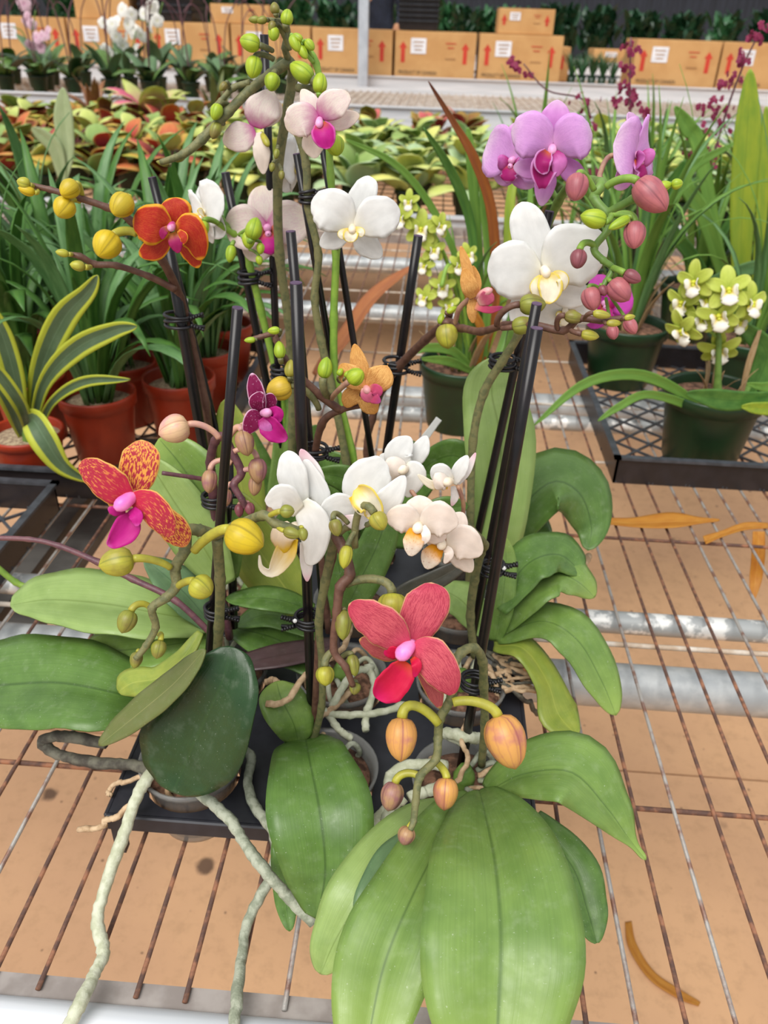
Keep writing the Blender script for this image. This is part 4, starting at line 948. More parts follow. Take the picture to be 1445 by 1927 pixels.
def orchid(label, ci, ri):
    X, Y = RX[ci], RY[ri]; t = thing('potted_orchid', label, 'orchid', (X, Y, .0028))
    r, h = .0505, .082
    if 'op' not in POTM:
        prof = [(.001, .003), (r*.72, 0), (r*.74, .004), (r*.9, h*.88), (r*.97, h*.90), (r, h), (r*.95, h), (r*.88, h*.88), (r*.71, .006), (.001, .006)]
        V, Fc, UV = lathegeo(prof, 36); a = mesh('clear_pot', V, Fc, CLEAR, UV)
        V, Fc, UV = lathegeo([(.001, .008), (r*.69, .008), (r*.84, h*.82), (r*.5, h*.88), (.001, h*.90)], 28); b = mesh('bark_mix', V, Fc, BARK, UV)
        POTM['op'] = (a, b)
    a, b = POTM['op']; link('clear_pot', a, t, Matrix()); link('bark_mix', b, t, Matrix())
    for k in range(7):                                   # roots looping on the mix
        th = rng.rand()*6.28; p0 = np.array([X+.015*math.cos(th), Y+.015*math.sin(th), .085]); th2 = th+rng.uniform(-.8, .8)
        tube(t, 'root', [p0, p0+np.array([.016*math.cos(th2), .016*math.sin(th2), .010]), np.array([X+.040*math.cos(th2), Y+.040*math.sin(th2), .074]), np.array([X+.036*math.cos(th2+.6), Y+.036*math.sin(th2+.6), .045])], .0028, (ROOT, ROOTP, ROOTT)[rng.randint(3)], 7)
    tube(t, 'crown', [(X, Y, .072), (X, Y, .086), (X, Y, .098)], [.010, .011, .006], STG, 10)
    return t
def root(t, pts, r, mat, mode='z'):
    fn = PZ if mode == 'z' else PY; P = np.array([fn(*p) for p in pts]); m_ = np.mean([mpp(p) for p in P])
    n = (len(P)-1)*8+1; Pc = cr(P, n); Pc = Pc+rng.normal(0, .0004, Pc.shape)
    on = (Pc[:, 0] > RX[0]-PT/2-.012) & (Pc[:, 0] < RX[-1]+PT/2+.012) & (Pc[:, 1] > RY[0]-.064) & (Pc[:, 1] < RY[-1]+.07)
    Pc[:, 2] = np.where(on, np.maximum(Pc[:, 2], .0625+r*m_*1.15), Pc[:, 2])      # roots lie on the carrier, then hang over its edge
    R = r*m_*(1+.06*np.sin(np.linspace(0, 23, n))+rng.normal(0, .02, n)); V, Fc, UV = tubegeo(Pc, R, 9); return link('root', mesh('root', V, Fc, mat, UV), t)
def traced_flower(t, Y, col, petals, label=None, thick=.0007):
    x0, y0, x1, y1, r, mat = col; P = np.array([PY(x0, y0, Y+.004), PY((x0+x1)/2, (y0+y1)/2, Y-.006), PY(x1, y1, Y-.012)]); m_ = mpp(P[0])
    V, Fc, UV = tubegeo(cr(P, 9), np.array([.5, .75, .9, 1, 1.05, 1.1, 1.05, .85, .4])*r*m_, 12); f = link('flower', mesh('flower', V, Fc, mat, UV), t)
    if label: f['label'] = label
    for nm, mt, pts, kw in petals:
        k_ = dict(fold=.07, cup=-.09, ruffle=.05); k_.update(kw)
        leaf(f, [(p[0], p[1], Y+p[2], p[3]) for p in pts], mt, 'y', name=nm, n=20, nu=11, thick=thick, **k_)
    return f
# flower materials and kinds
WH = petalmat('white_petal', hx('#e9e9e7'), center=hx('#f2efe0'), cr=(0, .3), transl=.25)
WHP = petalmat('white_petal_pink_tip', hx('#f1edeb'), tip=hx('#e7b9c6'), tr=(.55, 1.05), transl=.25)
CREAM = petalmat('cream_petal', hx('#f2e6dc'), center=hx('#f4ece2'), cr=(0, .5), transl=.28)
LIPW = petalmat('white_yellow_lip', hx('#f4eedb'), center=hx('#efd978'), cr=(.1, .5), edge=hx('#eed96a'), ew=.18)
LIPY = petalmat('yellow_white_lip', hx('#f4eddb'), center=hx('#ecc62f'), cr=(.1, .6))
LIPO = petalmat('orange_throat_lip', hx('#f6ecdd'), center=hx('#eba520'), cr=(.2, .75), spots=(hx('#b0502a'), .5), ssc=(14, 14), sthr=(.6, .66))
PEACH = petalmat('peach_lobe', hx('#f1dfc4'), tip=hx('#e9c531'), tr=(.5, .9))
COLW = plain('white_column', hx('#efe6d6'), hx('#e6d3b6'), 80, .45)
kind('white', WH, WH, LIPW, COLW, Wp=.66, Ws=.46, lipL=.42, lipW=.2, Ls=.92, frill=.04, sidel=LIPW, ap=12, las=237)
PWH = petalmat('blush_petal', hx('#efe4dc'), center=hx('#cf66a8'), cr=(0, .42), tip=hx('#f3e8d6'), transl=.28, vein=hx('#e2b6c8'), va=.35)
MAG = petalmat('magenta_lip', hx('#c0208a'), center=hx('#d06a3c'), cr=(0, .45), edge=hx('#d65fae'), ew=.12)
MAG2 = petalmat('magenta_lobe', hx('#c4468f'), center=hx('#d98a5a'), cr=(0, .4))
COLP = plain('pink_column', hx('#e8a9cf'), hx('#d98fc0'), 80, .45)
kind('blush', PWH, PWH, MAG, COLP, Wp=.52, Ws=.40, lipL=.55, lipW=.26, las=232, ap=6, sidel=MAG2)
LIL = petalmat('lilac_petal', hx('#e2aae5'), tip=hx('#f1d8ef'), tr=(.45, 1.0), center=hx('#e6b6e0'), cr=(0, .25), vein=hx('#c98ad2'), va=.3, vf=11, transl=.3)
LILS = petalmat('lilac_sepal', hx('#dd98da'), center=hx('#cf78cc'), cr=(0, .6), tip=hx('#e8c0e4'), transl=.3)
LILL = petalmat('crimson_lip', hx('#a81f70'), center=hx('#c8603c'), cr=(0, .4), edge=hx('#d993cf'), ew=.18)
LILO = petalmat('lilac_lobe', hx('#cf74bb'), center=hx('#b02a78'), cr=(0, .6))
kind('lilac', LIL, LILS, LILL, COLP, Wp=.72, Ws=.42, lipL=.5, lipW=.28, ap=18, las=228, frill=.03, sidel=LILO, back=.12)
MAGP = petalmat('magenta_petal', hx('#cc4bb4'), center=hx('#b92a9a'), cr=(0, .5), transl=.3)
kind('magenta', MAGP, MAGP, MAG, COLP, Wp=.62, Ws=.42)
ORP = petalmat('orange_red_petal', hx('#b02a20'), vein=hx('#d8702e'), vf=13, va=.32, edge=hx('#eaa62c'), ew=.15, center=hx('#e09a3a'), cr=(0, .22), transl=.2)
LIPM = petalmat('dark_magenta_lip', hx('#a01c5c'), center=hx('#d9973e'), cr=(0, .5))
kind('orange', ORP, ORP, LIPM, plain('magenta_column', hx('#c0458c'), hx('#e7b7cf'), 60, .4), Wp=.70, Ws=.46, lipL=.40, lipW=.16, Ls=.85, ap=2, las=236, cup=-.06, back=.08)
YVP = petalmat('apricot_veined_petal', hx('#eebd72'), vein=hx('#c47a3a'), vf=11, va=.75, tip=hx('#e9b05e'), transl=.25)
LIPK = petalmat('pink_lip', hx('#d2527c'), center=hx('#e8a07a'), cr=(0, .35), tip=hx('#c04f95'))
LOBK = petalmat('pink_lobe', hx('#d8698a'), center=hx('#eec0b0'), cr=(0, .4))
kind('apricot', YVP, YVP, LIPK, plain('rose_column', hx('#e8a7a8'), None, 60, .4), Wp=.50, Ws=.37, lipL=.5, lipW=.17, ap=15, las=232, sidel=LOBK, back=.12)
PUP = petalmat('plum_petal', hx('#7d1248'), spots=(hx('#d9a6c6'), .5), ssc=(16, 14), sthr=(.62, .68), edge=hx('#e0b2cd'), ew=.12, transl=.15)
kind('plum', PUP, PUP, petalmat('violet_lip', hx('#a41f86'), center=hx('#c97ab8'), cr=(0, .3)), COLP, Wp=.42, Ws=.34, lipL=.7, lipW=.3, las=235)
REDP_ = petalmat('rose_red_petal', hx('#d4606e'), vein=hx('#a82a4a'), vf=11, va=.75, edge=hx('#dca37c'), ew=.05, center=hx('#d94f6e'), cr=(0, .4), tip=hx('#c8465f'), transl=.2)
REDS = petalmat('rose_red_sepal', hx('#b5585a'), vein=hx('#8e2f40'), vf=9, va=.6, edge=hx('#c99a5c'), ew=.08, transl=.2)
REDL = petalmat('crimson_lobe', hx('#c4123f'), center=hx('#d24a2c'), cr=(.0, .35), tip=hx('#c8125c'), transl=.15)
PINKC = plain('bright_pink_column', hx('#e570c0'), hx('#ee9ad2'), 70, .4)
SPK_ = petalmat('speckled_orange_petal', hx('#edaa50'), spots=(hx('#b4264a'), .95), ssc=(22, 15), sthr=(.47, .52), edge=hx('#efc06a'), ew=.06, transl=.2)
SPK2 = petalmat('speckled_red_petal', hx('#e8a04e'), spots=(hx('#b3244a'), .95), ssc=(20, 13), sthr=(.38, .46), edge=hx('#efb860'), ew=.06, center=hx('#c8304e'), cr=(.1, .75), transl=.2)
MAGL = petalmat('hot_magenta_lip', hx('#b81a80'), center=hx('#a8196e'), cr=(0, .5), tip=hx('#cc4aa2'), tr=(.7, 1.), transl=.15)
# bud materials
BY = budmat('yellow_bud', hx('#d2b61c'), hx('#b9a42a'), line=hx('#9c8618')); BYG = budmat('yellow_green_bud', hx('#b4b23a'), hx('#9a8f3a'), line=hx('#7d8230'))
BG = budmat('green_bud', hx('#a9bd2c'), hx('#8fae2e'), line=hx('#6f8f22')); BOL = budmat('olive_bud', hx('#8b8f36'), hx('#7c6a3a'), line=hx('#62642a'))
BPK = budmat('pink_cream_bud', hx('#e3bf96'), hx('#d99a9a'), line=hx('#b98a70'), amt=.9); BTN = budmat('tan_mauve_bud', hx('#b08a62'), hx('#96606a'), line=hx('#7a5248'), amt=.9)
BOR = budmat('orange_mauve_bud', hx('#d79c55'), hx('#b87068'), line=hx('#a05a55'), amt=.8, thr=(.45, .7)); BRS = budmat('rose_bud', hx('#b5686c'), hx('#9c5560'), line=hx('#7d3f4a')); BDR = budmat('dark_rose_bud', hx('#8e5058'), hx('#7a4048'), line=hx('#5f2f36'))
BAP = budmat('apricot_yellow_bud', hx('#d8b83a'), hx('#c7a637'), line=hx('#9a7f28'))
# ------------------------------------------------------------------ front left: speckled orange flower, yellow buds
A = orchid('orchid with speckled orange magenta flower and fat yellow buds in a clear pot', 0, 0)
stake(A, 447, 580, 374, 1470, .545, .54, 10.5); clip(A, 406, 1150, .535, 17)
YA_ = .50
stem(A, [(388, 1440, .53), (402, 1300, .525), (412, 1180, .52), (414, 1090, .51), (408, 1012, YA_)], [8, 8, 9, 9, 9], STO)
stem(A, [(408, 1008, YA_), (375, 998, YA_-.01), (352, 1000, YA_-.015), (348, 1035, YA_-.02), (330, 1068, YA_-.025), (332, 1102, YA_-.03), (312, 1125, YA_-.035), (286, 1145, YA_-.04), (293, 1180, YA_-.04), (275, 1215, YA_-.045), (255, 1240, YA_-.05)], [11, 11, 10, 9, 7, 6], STO)
stem(A, [(405, 1008, YA_), (440, 992, YA_-.015), (495, 970, YA_-.03), (518, 985, YA_-.035), (545, 992, YA_-.04), (572, 1000, YA_-.04)], [10, 10, 9, 8, 5], STO)
for a in ((462, 1012, 25, 78, 70, BY, (366, 1036), 9, .3), (219, 1058, 168, 66, 56, BYG, (320, 1068), 7, .6), (380, 1106, 35, 46, 50, BYG, (333, 1104), 7, .2), (238, 1170, 110, 46, 37, BOL, (282, 1143), 6, 1.0), (298, 1222, 100, 36, 29, BOL, (300, 1195), 5, .8), (256, 1242, 100, 32, 24, BOL, (262, 1232), 4, .3), (541, 962, 0, 28, 26, BOL, (505, 972), 5, .2), (550, 1003, 15, 36, 24, BOL, (520, 988), 4, .4), (570, 1006, 80, 26, 20, BOL, (562, 996), 4, .2)):
    bud(A, a[0], a[1], YA_-.045, a[2], a[3], a[4], a[5], a[6], PEDY, a[7], a[8], tilt=.2, attY=YA_-.03)
stem(A, [(400, 1195, .56), (330, 1130, .57), (250, 1090, .58), (185, 1058, .585), (110, 1027, .59), (55, 1015, .59), (-25, 1012, .59)], [6, 6, 6, 5, 5], STP)
stem(A, [(385, 1185, .66), (230, 1150, .72), (110, 1122, .75), (62, 1108, .75), (30, 1096, .75), (-12, 1062, .75)], [5, 5, 6, 6], STF)
traced_flower(A, .445, (258, 928, 216, 958, 13, PINKC), [
    ('sepal', SPK_, [(247, 940, .004, 12), (258, 895, .006, 35), (266, 855, .008, 35), (268, 828, .012, 1)], {}),
    ('sepal', SPK_, [(262, 950, .014, 10), (300, 972, .014, 26), (334, 1003, .015, 26), (350, 1028, .018, 1)], {}),
    ('sepal', SPK_, [(248, 945, .012, 8), (222, 947, .012, 14), (200, 935, .012, 1)], {}),
    ('petal', SPK2, [(247, 942, 0, 10), (210, 915, -.004, 33), (174, 886, -.003, 26), (150, 871, 0, 1)], {}),
    ('petal', SPK2, [(246, 936, 0, 10), (278, 948, -.008, 27), (306, 980, -.010, 25), (324, 1010, -.008, 1)], {}),
    ('lip', MAGL, [(252, 968, -.004, 10), (238, 993, -.010, 26), (216, 1016, -.016, 17), (202, 1026, -.02, 1)], {'cup': .3}),
    ('lip_lobe', MAGL, [(248, 958, -.006, 8), (256, 972, -.012, 13), (258, 990, -.014, 2)], {}), ('lip_lobe', MAGL, [(236, 962, -.002, 6), (216, 962, -.006, 9), (204, 955, -.006, 1)], {})],
    'orange flower densely speckled red with a magenta lip')
stem(A, [(352, 1000, YA_-.015), (310, 985, .475), (270, 955, .455)], [6, 5], STO, 'pedicel')
for pts, mt in (([(432, 1216, .262, 2), (428, 1250, .250, 55), (412, 1300, .228, 78), (365, 1400, .172, 101), (343, 1452, .142, 76), (326, 1491, .122, 1)], LD), ([(386, 1222, .272, 2), (332, 1283, .24, 24), (268, 1338, .205, 27), (187, 1403, .16, 1)], LO),
                ([(378, 1190, .25, 6), (345, 1238, .235, 16), (300, 1276, .215, 22), (250, 1286, .205, 26), (224, 1302, .19, 1)], LY), ([(300, 1330, .11, 20), (215, 1305, .145, 74), (110, 1286, .140, 90), (10, 1290, .12, 82), (-70, 1296, .11, 2)], LM),
                ([(395, 1170, .15, 20), (310, 1158, .175, 50), (200, 1138, .18, 60), (95, 1130, .172, 46), (20, 1140, .165, 1)], LP), ([(400, 1200, .14, 18), (320, 1215, .15, 42), (230, 1225, .14, 44), (150, 1230, .13, 2)], LG), ([(405, 1185, .15, 14), (345, 1115, .19, 38), (272, 1052, .21, 1)], LB)):
    leaf(A, pts, mt, roll=0, fold=.13, ruffle=.03)
root(A, [(300, 1440, .10), (268, 1478, .095), (245, 1535, .08), (222, 1600, .06), (196, 1672, .035), (184, 1735, .02), (194, 1795, .014), (172, 1845, .018), (150, 1890, .024), (120, 1945, .016)], 12, ROOTP)
root(A, [(350, 1450, .10), (372, 1490, .095), (425, 1535, .09), (462, 1590, .088), (500, 1640, .085), (540, 1685, .068), (590, 1735, .046)], 11, ROOT)
root(A, [(300, 1455, .09), (250, 1440, .085), (180, 1435, .08), (110, 1420, .07), (80, 1395, .08), (120, 1385, .09), (200, 1400, .09)], 11, ROOTD)
root(A, [(290, 1450, .085), (240, 1470, .075), (212, 1478, .07), (205, 1500, .06), (212, 1508, .055)], 5, ROOTT); root(A, [(262, 1500, .085), (228, 1530, .07), (205, 1550, .06), (180, 1558, .055), (148, 1562, .05)], 6, ROOTT)
root(A, [(410, 1400, .09), (470, 1420, .075), (466, 1470, .07), (480, 1520, .066), (515, 1570, .066), (512, 1640, .035), (468, 1730, .012), (455, 1800, .010), (446, 1870, .016), (438, 1945, .016)], 10, ROOT)
# ------------------------------------------------------------------ front middle: dark spike with green buds, white flowers
B = orchid('orchid with white and yellow lipped flowers above a dark zigzag spike of green buds', 1, 0)
stake(B, 557, 533, 590, 1440, .56, .555, 12); clip(B, 580, 1166, .55, 21, -1)
YB_ = .52
stem(B, [(588, 1400, .545), (605, 1330, .54), (606, 1250, .535), (600, 1170, .53), (612, 1095, .525), (630, 1010, YB_)], [8, 7, 7, 8, 8], STO)
stem(B, [(590, 1380, .55), (600, 1200, .545), (607, 1130, .54), (625, 1050, .53), (634, 1010, YB_)], 7, STB)
stem(B, [(632, 1008, YB_), (646, 1035, YB_-.01), (658, 1080, YB_-.02), (640, 1105, YB_-.025), (634, 1150, YB_-.03), (628, 1222, YB_-.035), (650, 1255, YB_-.04), (664, 1290, YB_-.04)], [11, 10, 10, 8, 7, 6], STB)
stem(B, [(630, 1008, YB_), (655, 990, YB_-.005), (690, 985, YB_-.01), (722, 976, YB_-.01)], [9, 7, 6], STO)
for a in ((632, 993, 75, 34, 26, BOL, (655, 985), 5, 1.0), (713, 981, 60, 38, 36, BYG, (668, 1030), 7, .9), (650, 1048, 100, 46, 26, BYG, (668, 1000), 5, .4), (738, 1140, 90, 50, 56, BYG, (650, 1100), 8, .7), (646, 1176, 92, 58, 32, BOL, (640, 1145), 5, .2), (612, 1272, 85, 38, 36, BYG, (630, 1226), 7, .9), (665, 1252, 80, 42, 24, BOL, (645, 1235), 5, .3), (668, 1296, 100, 24, 22, BOL, (662, 1284), 4, .2)):
    bud(B, a[0], a[1], YB_-.035, a[2], a[3], a[4], a[5], a[6], STO, a[7], a[8], tilt=.15, attY=YB_-.02)
traced_flower(B, .505, (560, 985, 540, 1003, 9, COLW), [
    ('petal', WH, [(568, 965, .006, 12), (552, 905, .004, 28), (545, 868, .006, 22), (543, 848, .01, 1)], {}), ('sepal', WHP, [(580, 965, .014, 12), (592, 905, .012, 20), (566, 845, .016, 1)], {}), ('sepal', WH, [(575, 955, .010, 14), (598, 940, .008, 26), (580, 880, .010, 12), (572, 865, .012, 1)], {}),
    ('petal', WH, [(566, 945, 0, 16), (590, 985, -.004, 30), (592, 1030, -.004, 24), (580, 1064, -.002, 1)], {}), ('petal', WH, [(562, 962, -.002, 14), (535, 938, -.008, 27), (510, 945, -.008, 16), (502, 950, -.008, 1)], {}), ('sepal', WHP, [(572, 1020, .008, 8), (577, 1060, .006, 12), (578, 1094, .006, 1)], {}),
    ('lip', LIPY, [(548, 1010, -.006, 14), (535, 1042, -.012, 20), (512, 1075, -.016, 10), (492, 1068, -.018, 5), (488, 1045, -.018, 1)], {'cup': .3}), ('lip_lobe', PEACH, [(548, 985, -.008, 8), (532, 1012, -.014, 24), (535, 1040, -.012, 4)], {'cup': -.4})], 'white flower seen from the side with a yellow lip')
traced_flower(B, .515, (675, 930, 690, 950, 11, COLW), [
    ('petal', WH, [(675, 960, .004, 16), (688, 915, .006, 46), (715, 882, .010, 30), (728, 872, .012, 1)], {}), ('petal', WH, [(672, 955, -.002, 12), (635, 955, -.006, 26), (600, 972, -.006, 2)], {}), ('petal', WH, [(690, 960, -.002, 12), (730, 942, -.002, 24), (762, 895, .004, 1)], {}), ('sepal', WHP, [(690, 965, -.004, 12), (672, 982, -.008, 16), (645, 975, -.006, 2)], {}), ('sepal', WH, [(680, 960, -.002, 14), (645, 985, 0, 14), (605, 990, .004, 1)], {}),
    ('lip', LIPW, [(672, 918, -.010, 6), (690, 935, -.016, 24), (702, 958, -.018, 20), (690, 974, -.018, 2)], {'cup': .5}), ('lip_lobe', LIPY, [(660, 935, -.012, 4), (675, 960, -.018, 6), (700, 972, -.018, 1)], {})], 'white flower tilted upward with yellow edged lip')
for pts, mt in (([(562, 1398, .10, 12), (552, 1362, .13, 40), (530, 1318, .15, 44), (520, 1283, .155, 1)], LG), ([(575, 1390, .10, 30), (582, 1430, .135, 76), (602, 1530, .135, 100), (612, 1640, .10, 78), (596, 1728, .06, 1)], LM), ([(548, 1480, .10, 12), (535, 1600, .078, 24), (538, 1690, .040, 22), (545, 1752, .020, 1)], LM)): leaf(B, pts, mt, fold=.12, ruffle=.02)
for pts, mt in (([(640, 1170, .585, 18), (678, 1090, .59, 38), (712, 1020, .60, 34), (738, 935, .61, 1)], LM), ([(690, 1170, .60, 14), (760, 1120, .61, 20), (830, 1085, .62, 18), (890, 1050, .63, 2)], LGR)): leaf(B, pts, mt, 'y', fold=.12)
for p_ in ([(625, 1330, .10), (660, 1270, .12), (700, 1255, .11)], [(690, 1250, .115), (705, 1290, .10), (690, 1340, .09), (688, 1375, .085)], [(600, 1340, .10), (650, 1345, .095), (720, 1340, .09), (760, 1325, .09)], [(610, 1335, .10), (640, 1375, .085), (662, 1390, .08)]): root(B, p_, 7, ROOTP)
for p_ in ([(500, 1325, .155), (540, 1318, .16), (575, 1270, .17), (640, 1225, .16), (660, 1180, .14)], [(498, 1284, .15), (515, 1280, .15), (525, 1287, .15)], [(660, 1300, .10), (630, 1330, .10), (600, 1350, .10)]): root(B, p_, 6, ROOTT)
# ------------------------------------------------------------------ front right: rose red flower, orange buds
C_ = orchid('orchid with rose red flower, orange brown buds and very large green leaves', 2, 0)
stake(C_, 1010, 618, 866, 1455, .575, .545, 12); clip(C_, 893, 1283, .53, 22, 0)
YC_ = .49
stem(C_, [(906, 1440, .535), (912, 1360, .525), (910, 1290, .51), (908, 1245, .50), (893, 1220, YC_), (868, 1228, YC_-.01), (853, 1258, YC_-.02), (850, 1310, YC_-.025), (828, 1352, YC_-.03), (824, 1390, YC_-.035), (820, 1428, YC_-.05), (790, 1462, YC_-.065), (782, 1510, YC_-.085), (778, 1545, YC_-.10), (772, 1562, YC_-.105)], [9, 9, 9, 9, 8, 7, 5], STO)
for a in ((755, 1391, 92, 84, 60, BOR, (825, 1362), 9, 1.1), (953, 1396, 72, 106, 78, BOR, (852, 1322), 9, .6), (737, 1499, 105, 56, 44, BTN, (790, 1462), 7, .9), (838, 1494, 95, 62, 48, BOR, (822, 1436), 7, .5), (764, 1573, 110, 36, 34, BTN, (778, 1545), 5, .3)):
    bud(C_, a[0], a[1], YC_-.05-max(0, a[1]-1480)*.0006, a[2], a[3], a[4], a[5], a[6], PEDY, a[7], a[8], tilt=.1, attY=YC_-.035-max(0, a[6][1]-1430)*.00055)
traced_flower(C_, .44, (778, 1208, 748, 1240, 14, PINKC), [
    ('sepal', REDP_, [(770, 1215, .004, 10), (788, 1170, .006, 40), (808, 1128, .010, 42), (812, 1096, .014, 1)], {}), ('sepal', REDS, [(772, 1222, .010, 10), (725, 1222, .010, 22), (676, 1203, .012, 1)], {}), ('sepal', REDS, [(786, 1225, .010, 8), (808, 1270, .010, 22), (828, 1333, .012, 1)], {}),
    ('petal', REDP_, [(766, 1216, 0, 10), (732, 1188, -.006, 36), (692, 1160, -.006, 33), (657, 1136, -.002, 1)], {}), ('petal', REDP_, [(778, 1212, 0, 10), (806, 1232, -.010, 36), (836, 1272, -.014, 32), (854, 1307, -.012, 1)], {}),
    ('lip', REDL, [(766, 1246, -.006, 12), (750, 1268, -.012, 28), (728, 1292, -.018, 30), (706, 1312, -.022, 2)], {'cup': .25}), ('lip_lobe', REDL, [(776, 1238, -.008, 5), (784, 1252, -.014, 10), (780, 1274, -.014, 1)], {}), ('lip_lobe', REDL, [(762, 1232, -.002, 8), (738, 1228, -.004, 12), (722, 1228, -.004, 1)], {})], 'rose red flower with darker veins and a crimson lip')
stem(C_, [(851, 1300, YC_-.025), (830, 1262, .468), (790, 1222, .452)], [6, 5], STO, 'pedicel')
for pts, mt in (([(902, 1488, .10, 10), (912, 1530, .145, 70), (932, 1630, .185, 128), (942, 1760, .185, 148), (938, 1890, .165, 138), (930, 2030, .14, 60)], LG), ([(886, 1500, .10, 14), (842, 1562, .145, 56), (775, 1690, .170, 82), (722, 1820, .158, 92), (690, 1970, .14, 60)], LG),
                ([(855, 1512, .10, 12), (765, 1575, .135, 50), (690, 1675, .14, 64), (634, 1765, .115, 48), (604, 1832, .09, 1)], LP), ([(815, 1560, .14, 18), (742, 1622, .155, 36), (700, 1690, .155, 32), (680, 1738, .14, 1)], LB),
                ([(918, 1490, .10, 16), (985, 1458, .14, 48), (1075, 1455, .155, 70), (1140, 1520, .13, 44), (1180, 1575, .105, 16), (1214, 1618, .09, 1)], LG), ([(1000, 1540, .08, 20), (1075, 1630, .06, 42), (1105, 1715, .04, 36), (1122, 1775, .03, 4)], LM)): leaf(C_, pts, mt, fold=.22, ruffle=.025, n=34, nu=11)
for p_ in ([(840, 1440, .10), (780, 1440, .10), (735, 1460, .09), (735, 1510, .085), (725, 1550, .08)], [(880, 1400, .10), (840, 1380, .11), (870, 1385, .12), (905, 1390, .11)], [(830, 1480, .095), (800, 1490, .09), (770, 1500, .09)], [(700, 1560, .07), (720, 1530, .08), (760, 1500, .09)]): root(C_, p_, 11, ROOTP)
for p_ in ([(860, 1470, .1), (880, 1430, .11), (868, 1390, .12), (880, 1350, .13)], [(900, 1460, .1), (940, 1440, .1), (970, 1430, .09)]): root(C_, p_, 5, ROOTT)
# ------------------------------------------------------------------ right middle: glossy arching leaves, cream flowers
D_ = orchid('orchid with arching glossy leaves, cream flowers and dry tan roots', 2, 1)
stake(D_, 1010, 572, 882, 1230, .655, .68, 10); clip(D_, 926, 1068, .66, 18, 1)
stem(D_, [(893, 1235, .67), (885, 1160, .665), (893, 1090, .655), (905, 1040, .64), (912, 1025, .62), (890, 1000, .58), (860, 975, .555), (830, 960, .54)], [9, 9, 8, 6, 5], STO)
stem(D_, [(830, 962, .54), (800, 950, .535), (775, 925, .545), (768, 900, .553)], 4, STK)
stem(D_, [(868, 985, .555), (872, 950, .545), (862, 915, .535)], 4, STK, 'pedicel')
traced_flower(D_, .548, (765, 880, 752, 886, 9, COLW), [('petal', WH, [(762, 885, .002, 10), (750, 855, 0, 28), (772, 822, .004, 2)], {}), ('sepal', WH, [(768, 880, .008, 8), (788, 852, .008, 18), (803, 820, .012, 1)], {}), ('petal', WH, [(760, 880, 0, 14), (778, 895, -.004, 24), (766, 936, -.002, 1)], {}), ('sepal', WH, [(762, 885, .004, 8), (733, 868, .002, 15), (715, 856, .004, 1)], {}), ('lip', CREAM, [(764, 875, -.006, 8), (742, 882, -.012, 20), (728, 905, -.010, 3)], {'cup': -.4})], 'small white flower turned away')
traced_flower(D_, .535, (850, 905, 838, 908, 8, COLW), [('petal', WH, [(852, 910, .004, 8), (866, 882, .003, 14), (880, 857, .006, 1)], {}), ('sepal', WHP, [(858, 912, .010, 5), (878, 886, .010, 8), (895, 852, .014, 1)], {}), ('petal', WH, [(850, 905, 0, 8), (828, 892, -.006, 20), (812, 900, -.004, 3)], {}), ('sepal', WHP, [(852, 915, .006, 4), (856, 932, .005, 8), (850, 952, .006, 1)], {}), ('lip', LIPY, [(842, 915, -.004, 5), (812, 912, -.010, 8), (786, 893, -.012, 1)], {}), ('lip_lobe', CREAM, [(845, 905, -.004, 10), (830, 908, -.012, 18), (820, 920, -.01, 3)], {'cup': -.4})], 'small white flower in profile')
stem(D_, [(845, 968, .545), (818, 976, .522), (790, 985, .505)], 4, STK, 'pedicel')
stem(D_, [(868, 985, .556), (852, 1002, .538), (836, 1019, .521)], 4, STK, 'pedicel')
traced_flower(D_, .502, (790, 985, 783, 1000, 9, COLW), [('sepal', CREAM, [(790, 985, .008, 14), (790, 957, .008, 30), (790, 932, .012, 1)], {}), ('petal', CREAM, [(788, 988, 0, 10), (760, 976, -.006, 28), (726, 972, -.002, 1)], {}), ('petal', CREAM, [(792, 988, 0, 12), (825, 978, -.008, 34), (862, 985, -.004, 1)], {}), ('sepal', CREAM, [(788, 995, .006, 8), (775, 1005, .006, 14), (765, 1010, .008, 1)], {}), ('sepal', CREAM, [(795, 995, .006, 8), (815, 1008, .006, 16), (840, 1010, .008, 1)], {}), ('lip', LIPO, [(783, 995, -.006, 12), (778, 1020, -.014, 20), (772, 1046, -.014, 3)], {'cup': -.2}), ('lip_lobe', CREAM, [(795, 990, -.006, 6), (802, 1008, -.012, 9), (796, 1024, -.012, 1)], {})], 'cream flower facing down with an orange throat')
traced_flower(D_, .518, (835, 1020, 828, 1030, 8, COLW), [('sepal', CREAM, [(838, 1020, .008, 14), (855, 992, .008, 26), (872, 965, .012, 1)], {}), ('petal', CREAM, [(840, 1020, 0, 12), (872, 1022, -.006, 34), (907, 1042, -.002, 1)], {}), ('sepal', CREAM, [(842, 1028, .004, 8), (868, 1050, .004, 20), (888, 1076, .008, 1)], {}), ('petal', CREAM, [(834, 1020, 0, 8), (815, 1012, -.004, 18), (800, 1008, -.002, 1)], {}), ('lip', LIPO, [(825, 1030, -.006, 12), (812, 1048, -.014, 20), (802, 1070, -.014, 3)], {'cup': -.2}), ('lip_lobe', CREAM, [(838, 1030, -.006, 6), (845, 1042, -.012, 9), (836, 1060, -.012, 1)], {})], 'cream flower partly behind another with an orange throat')
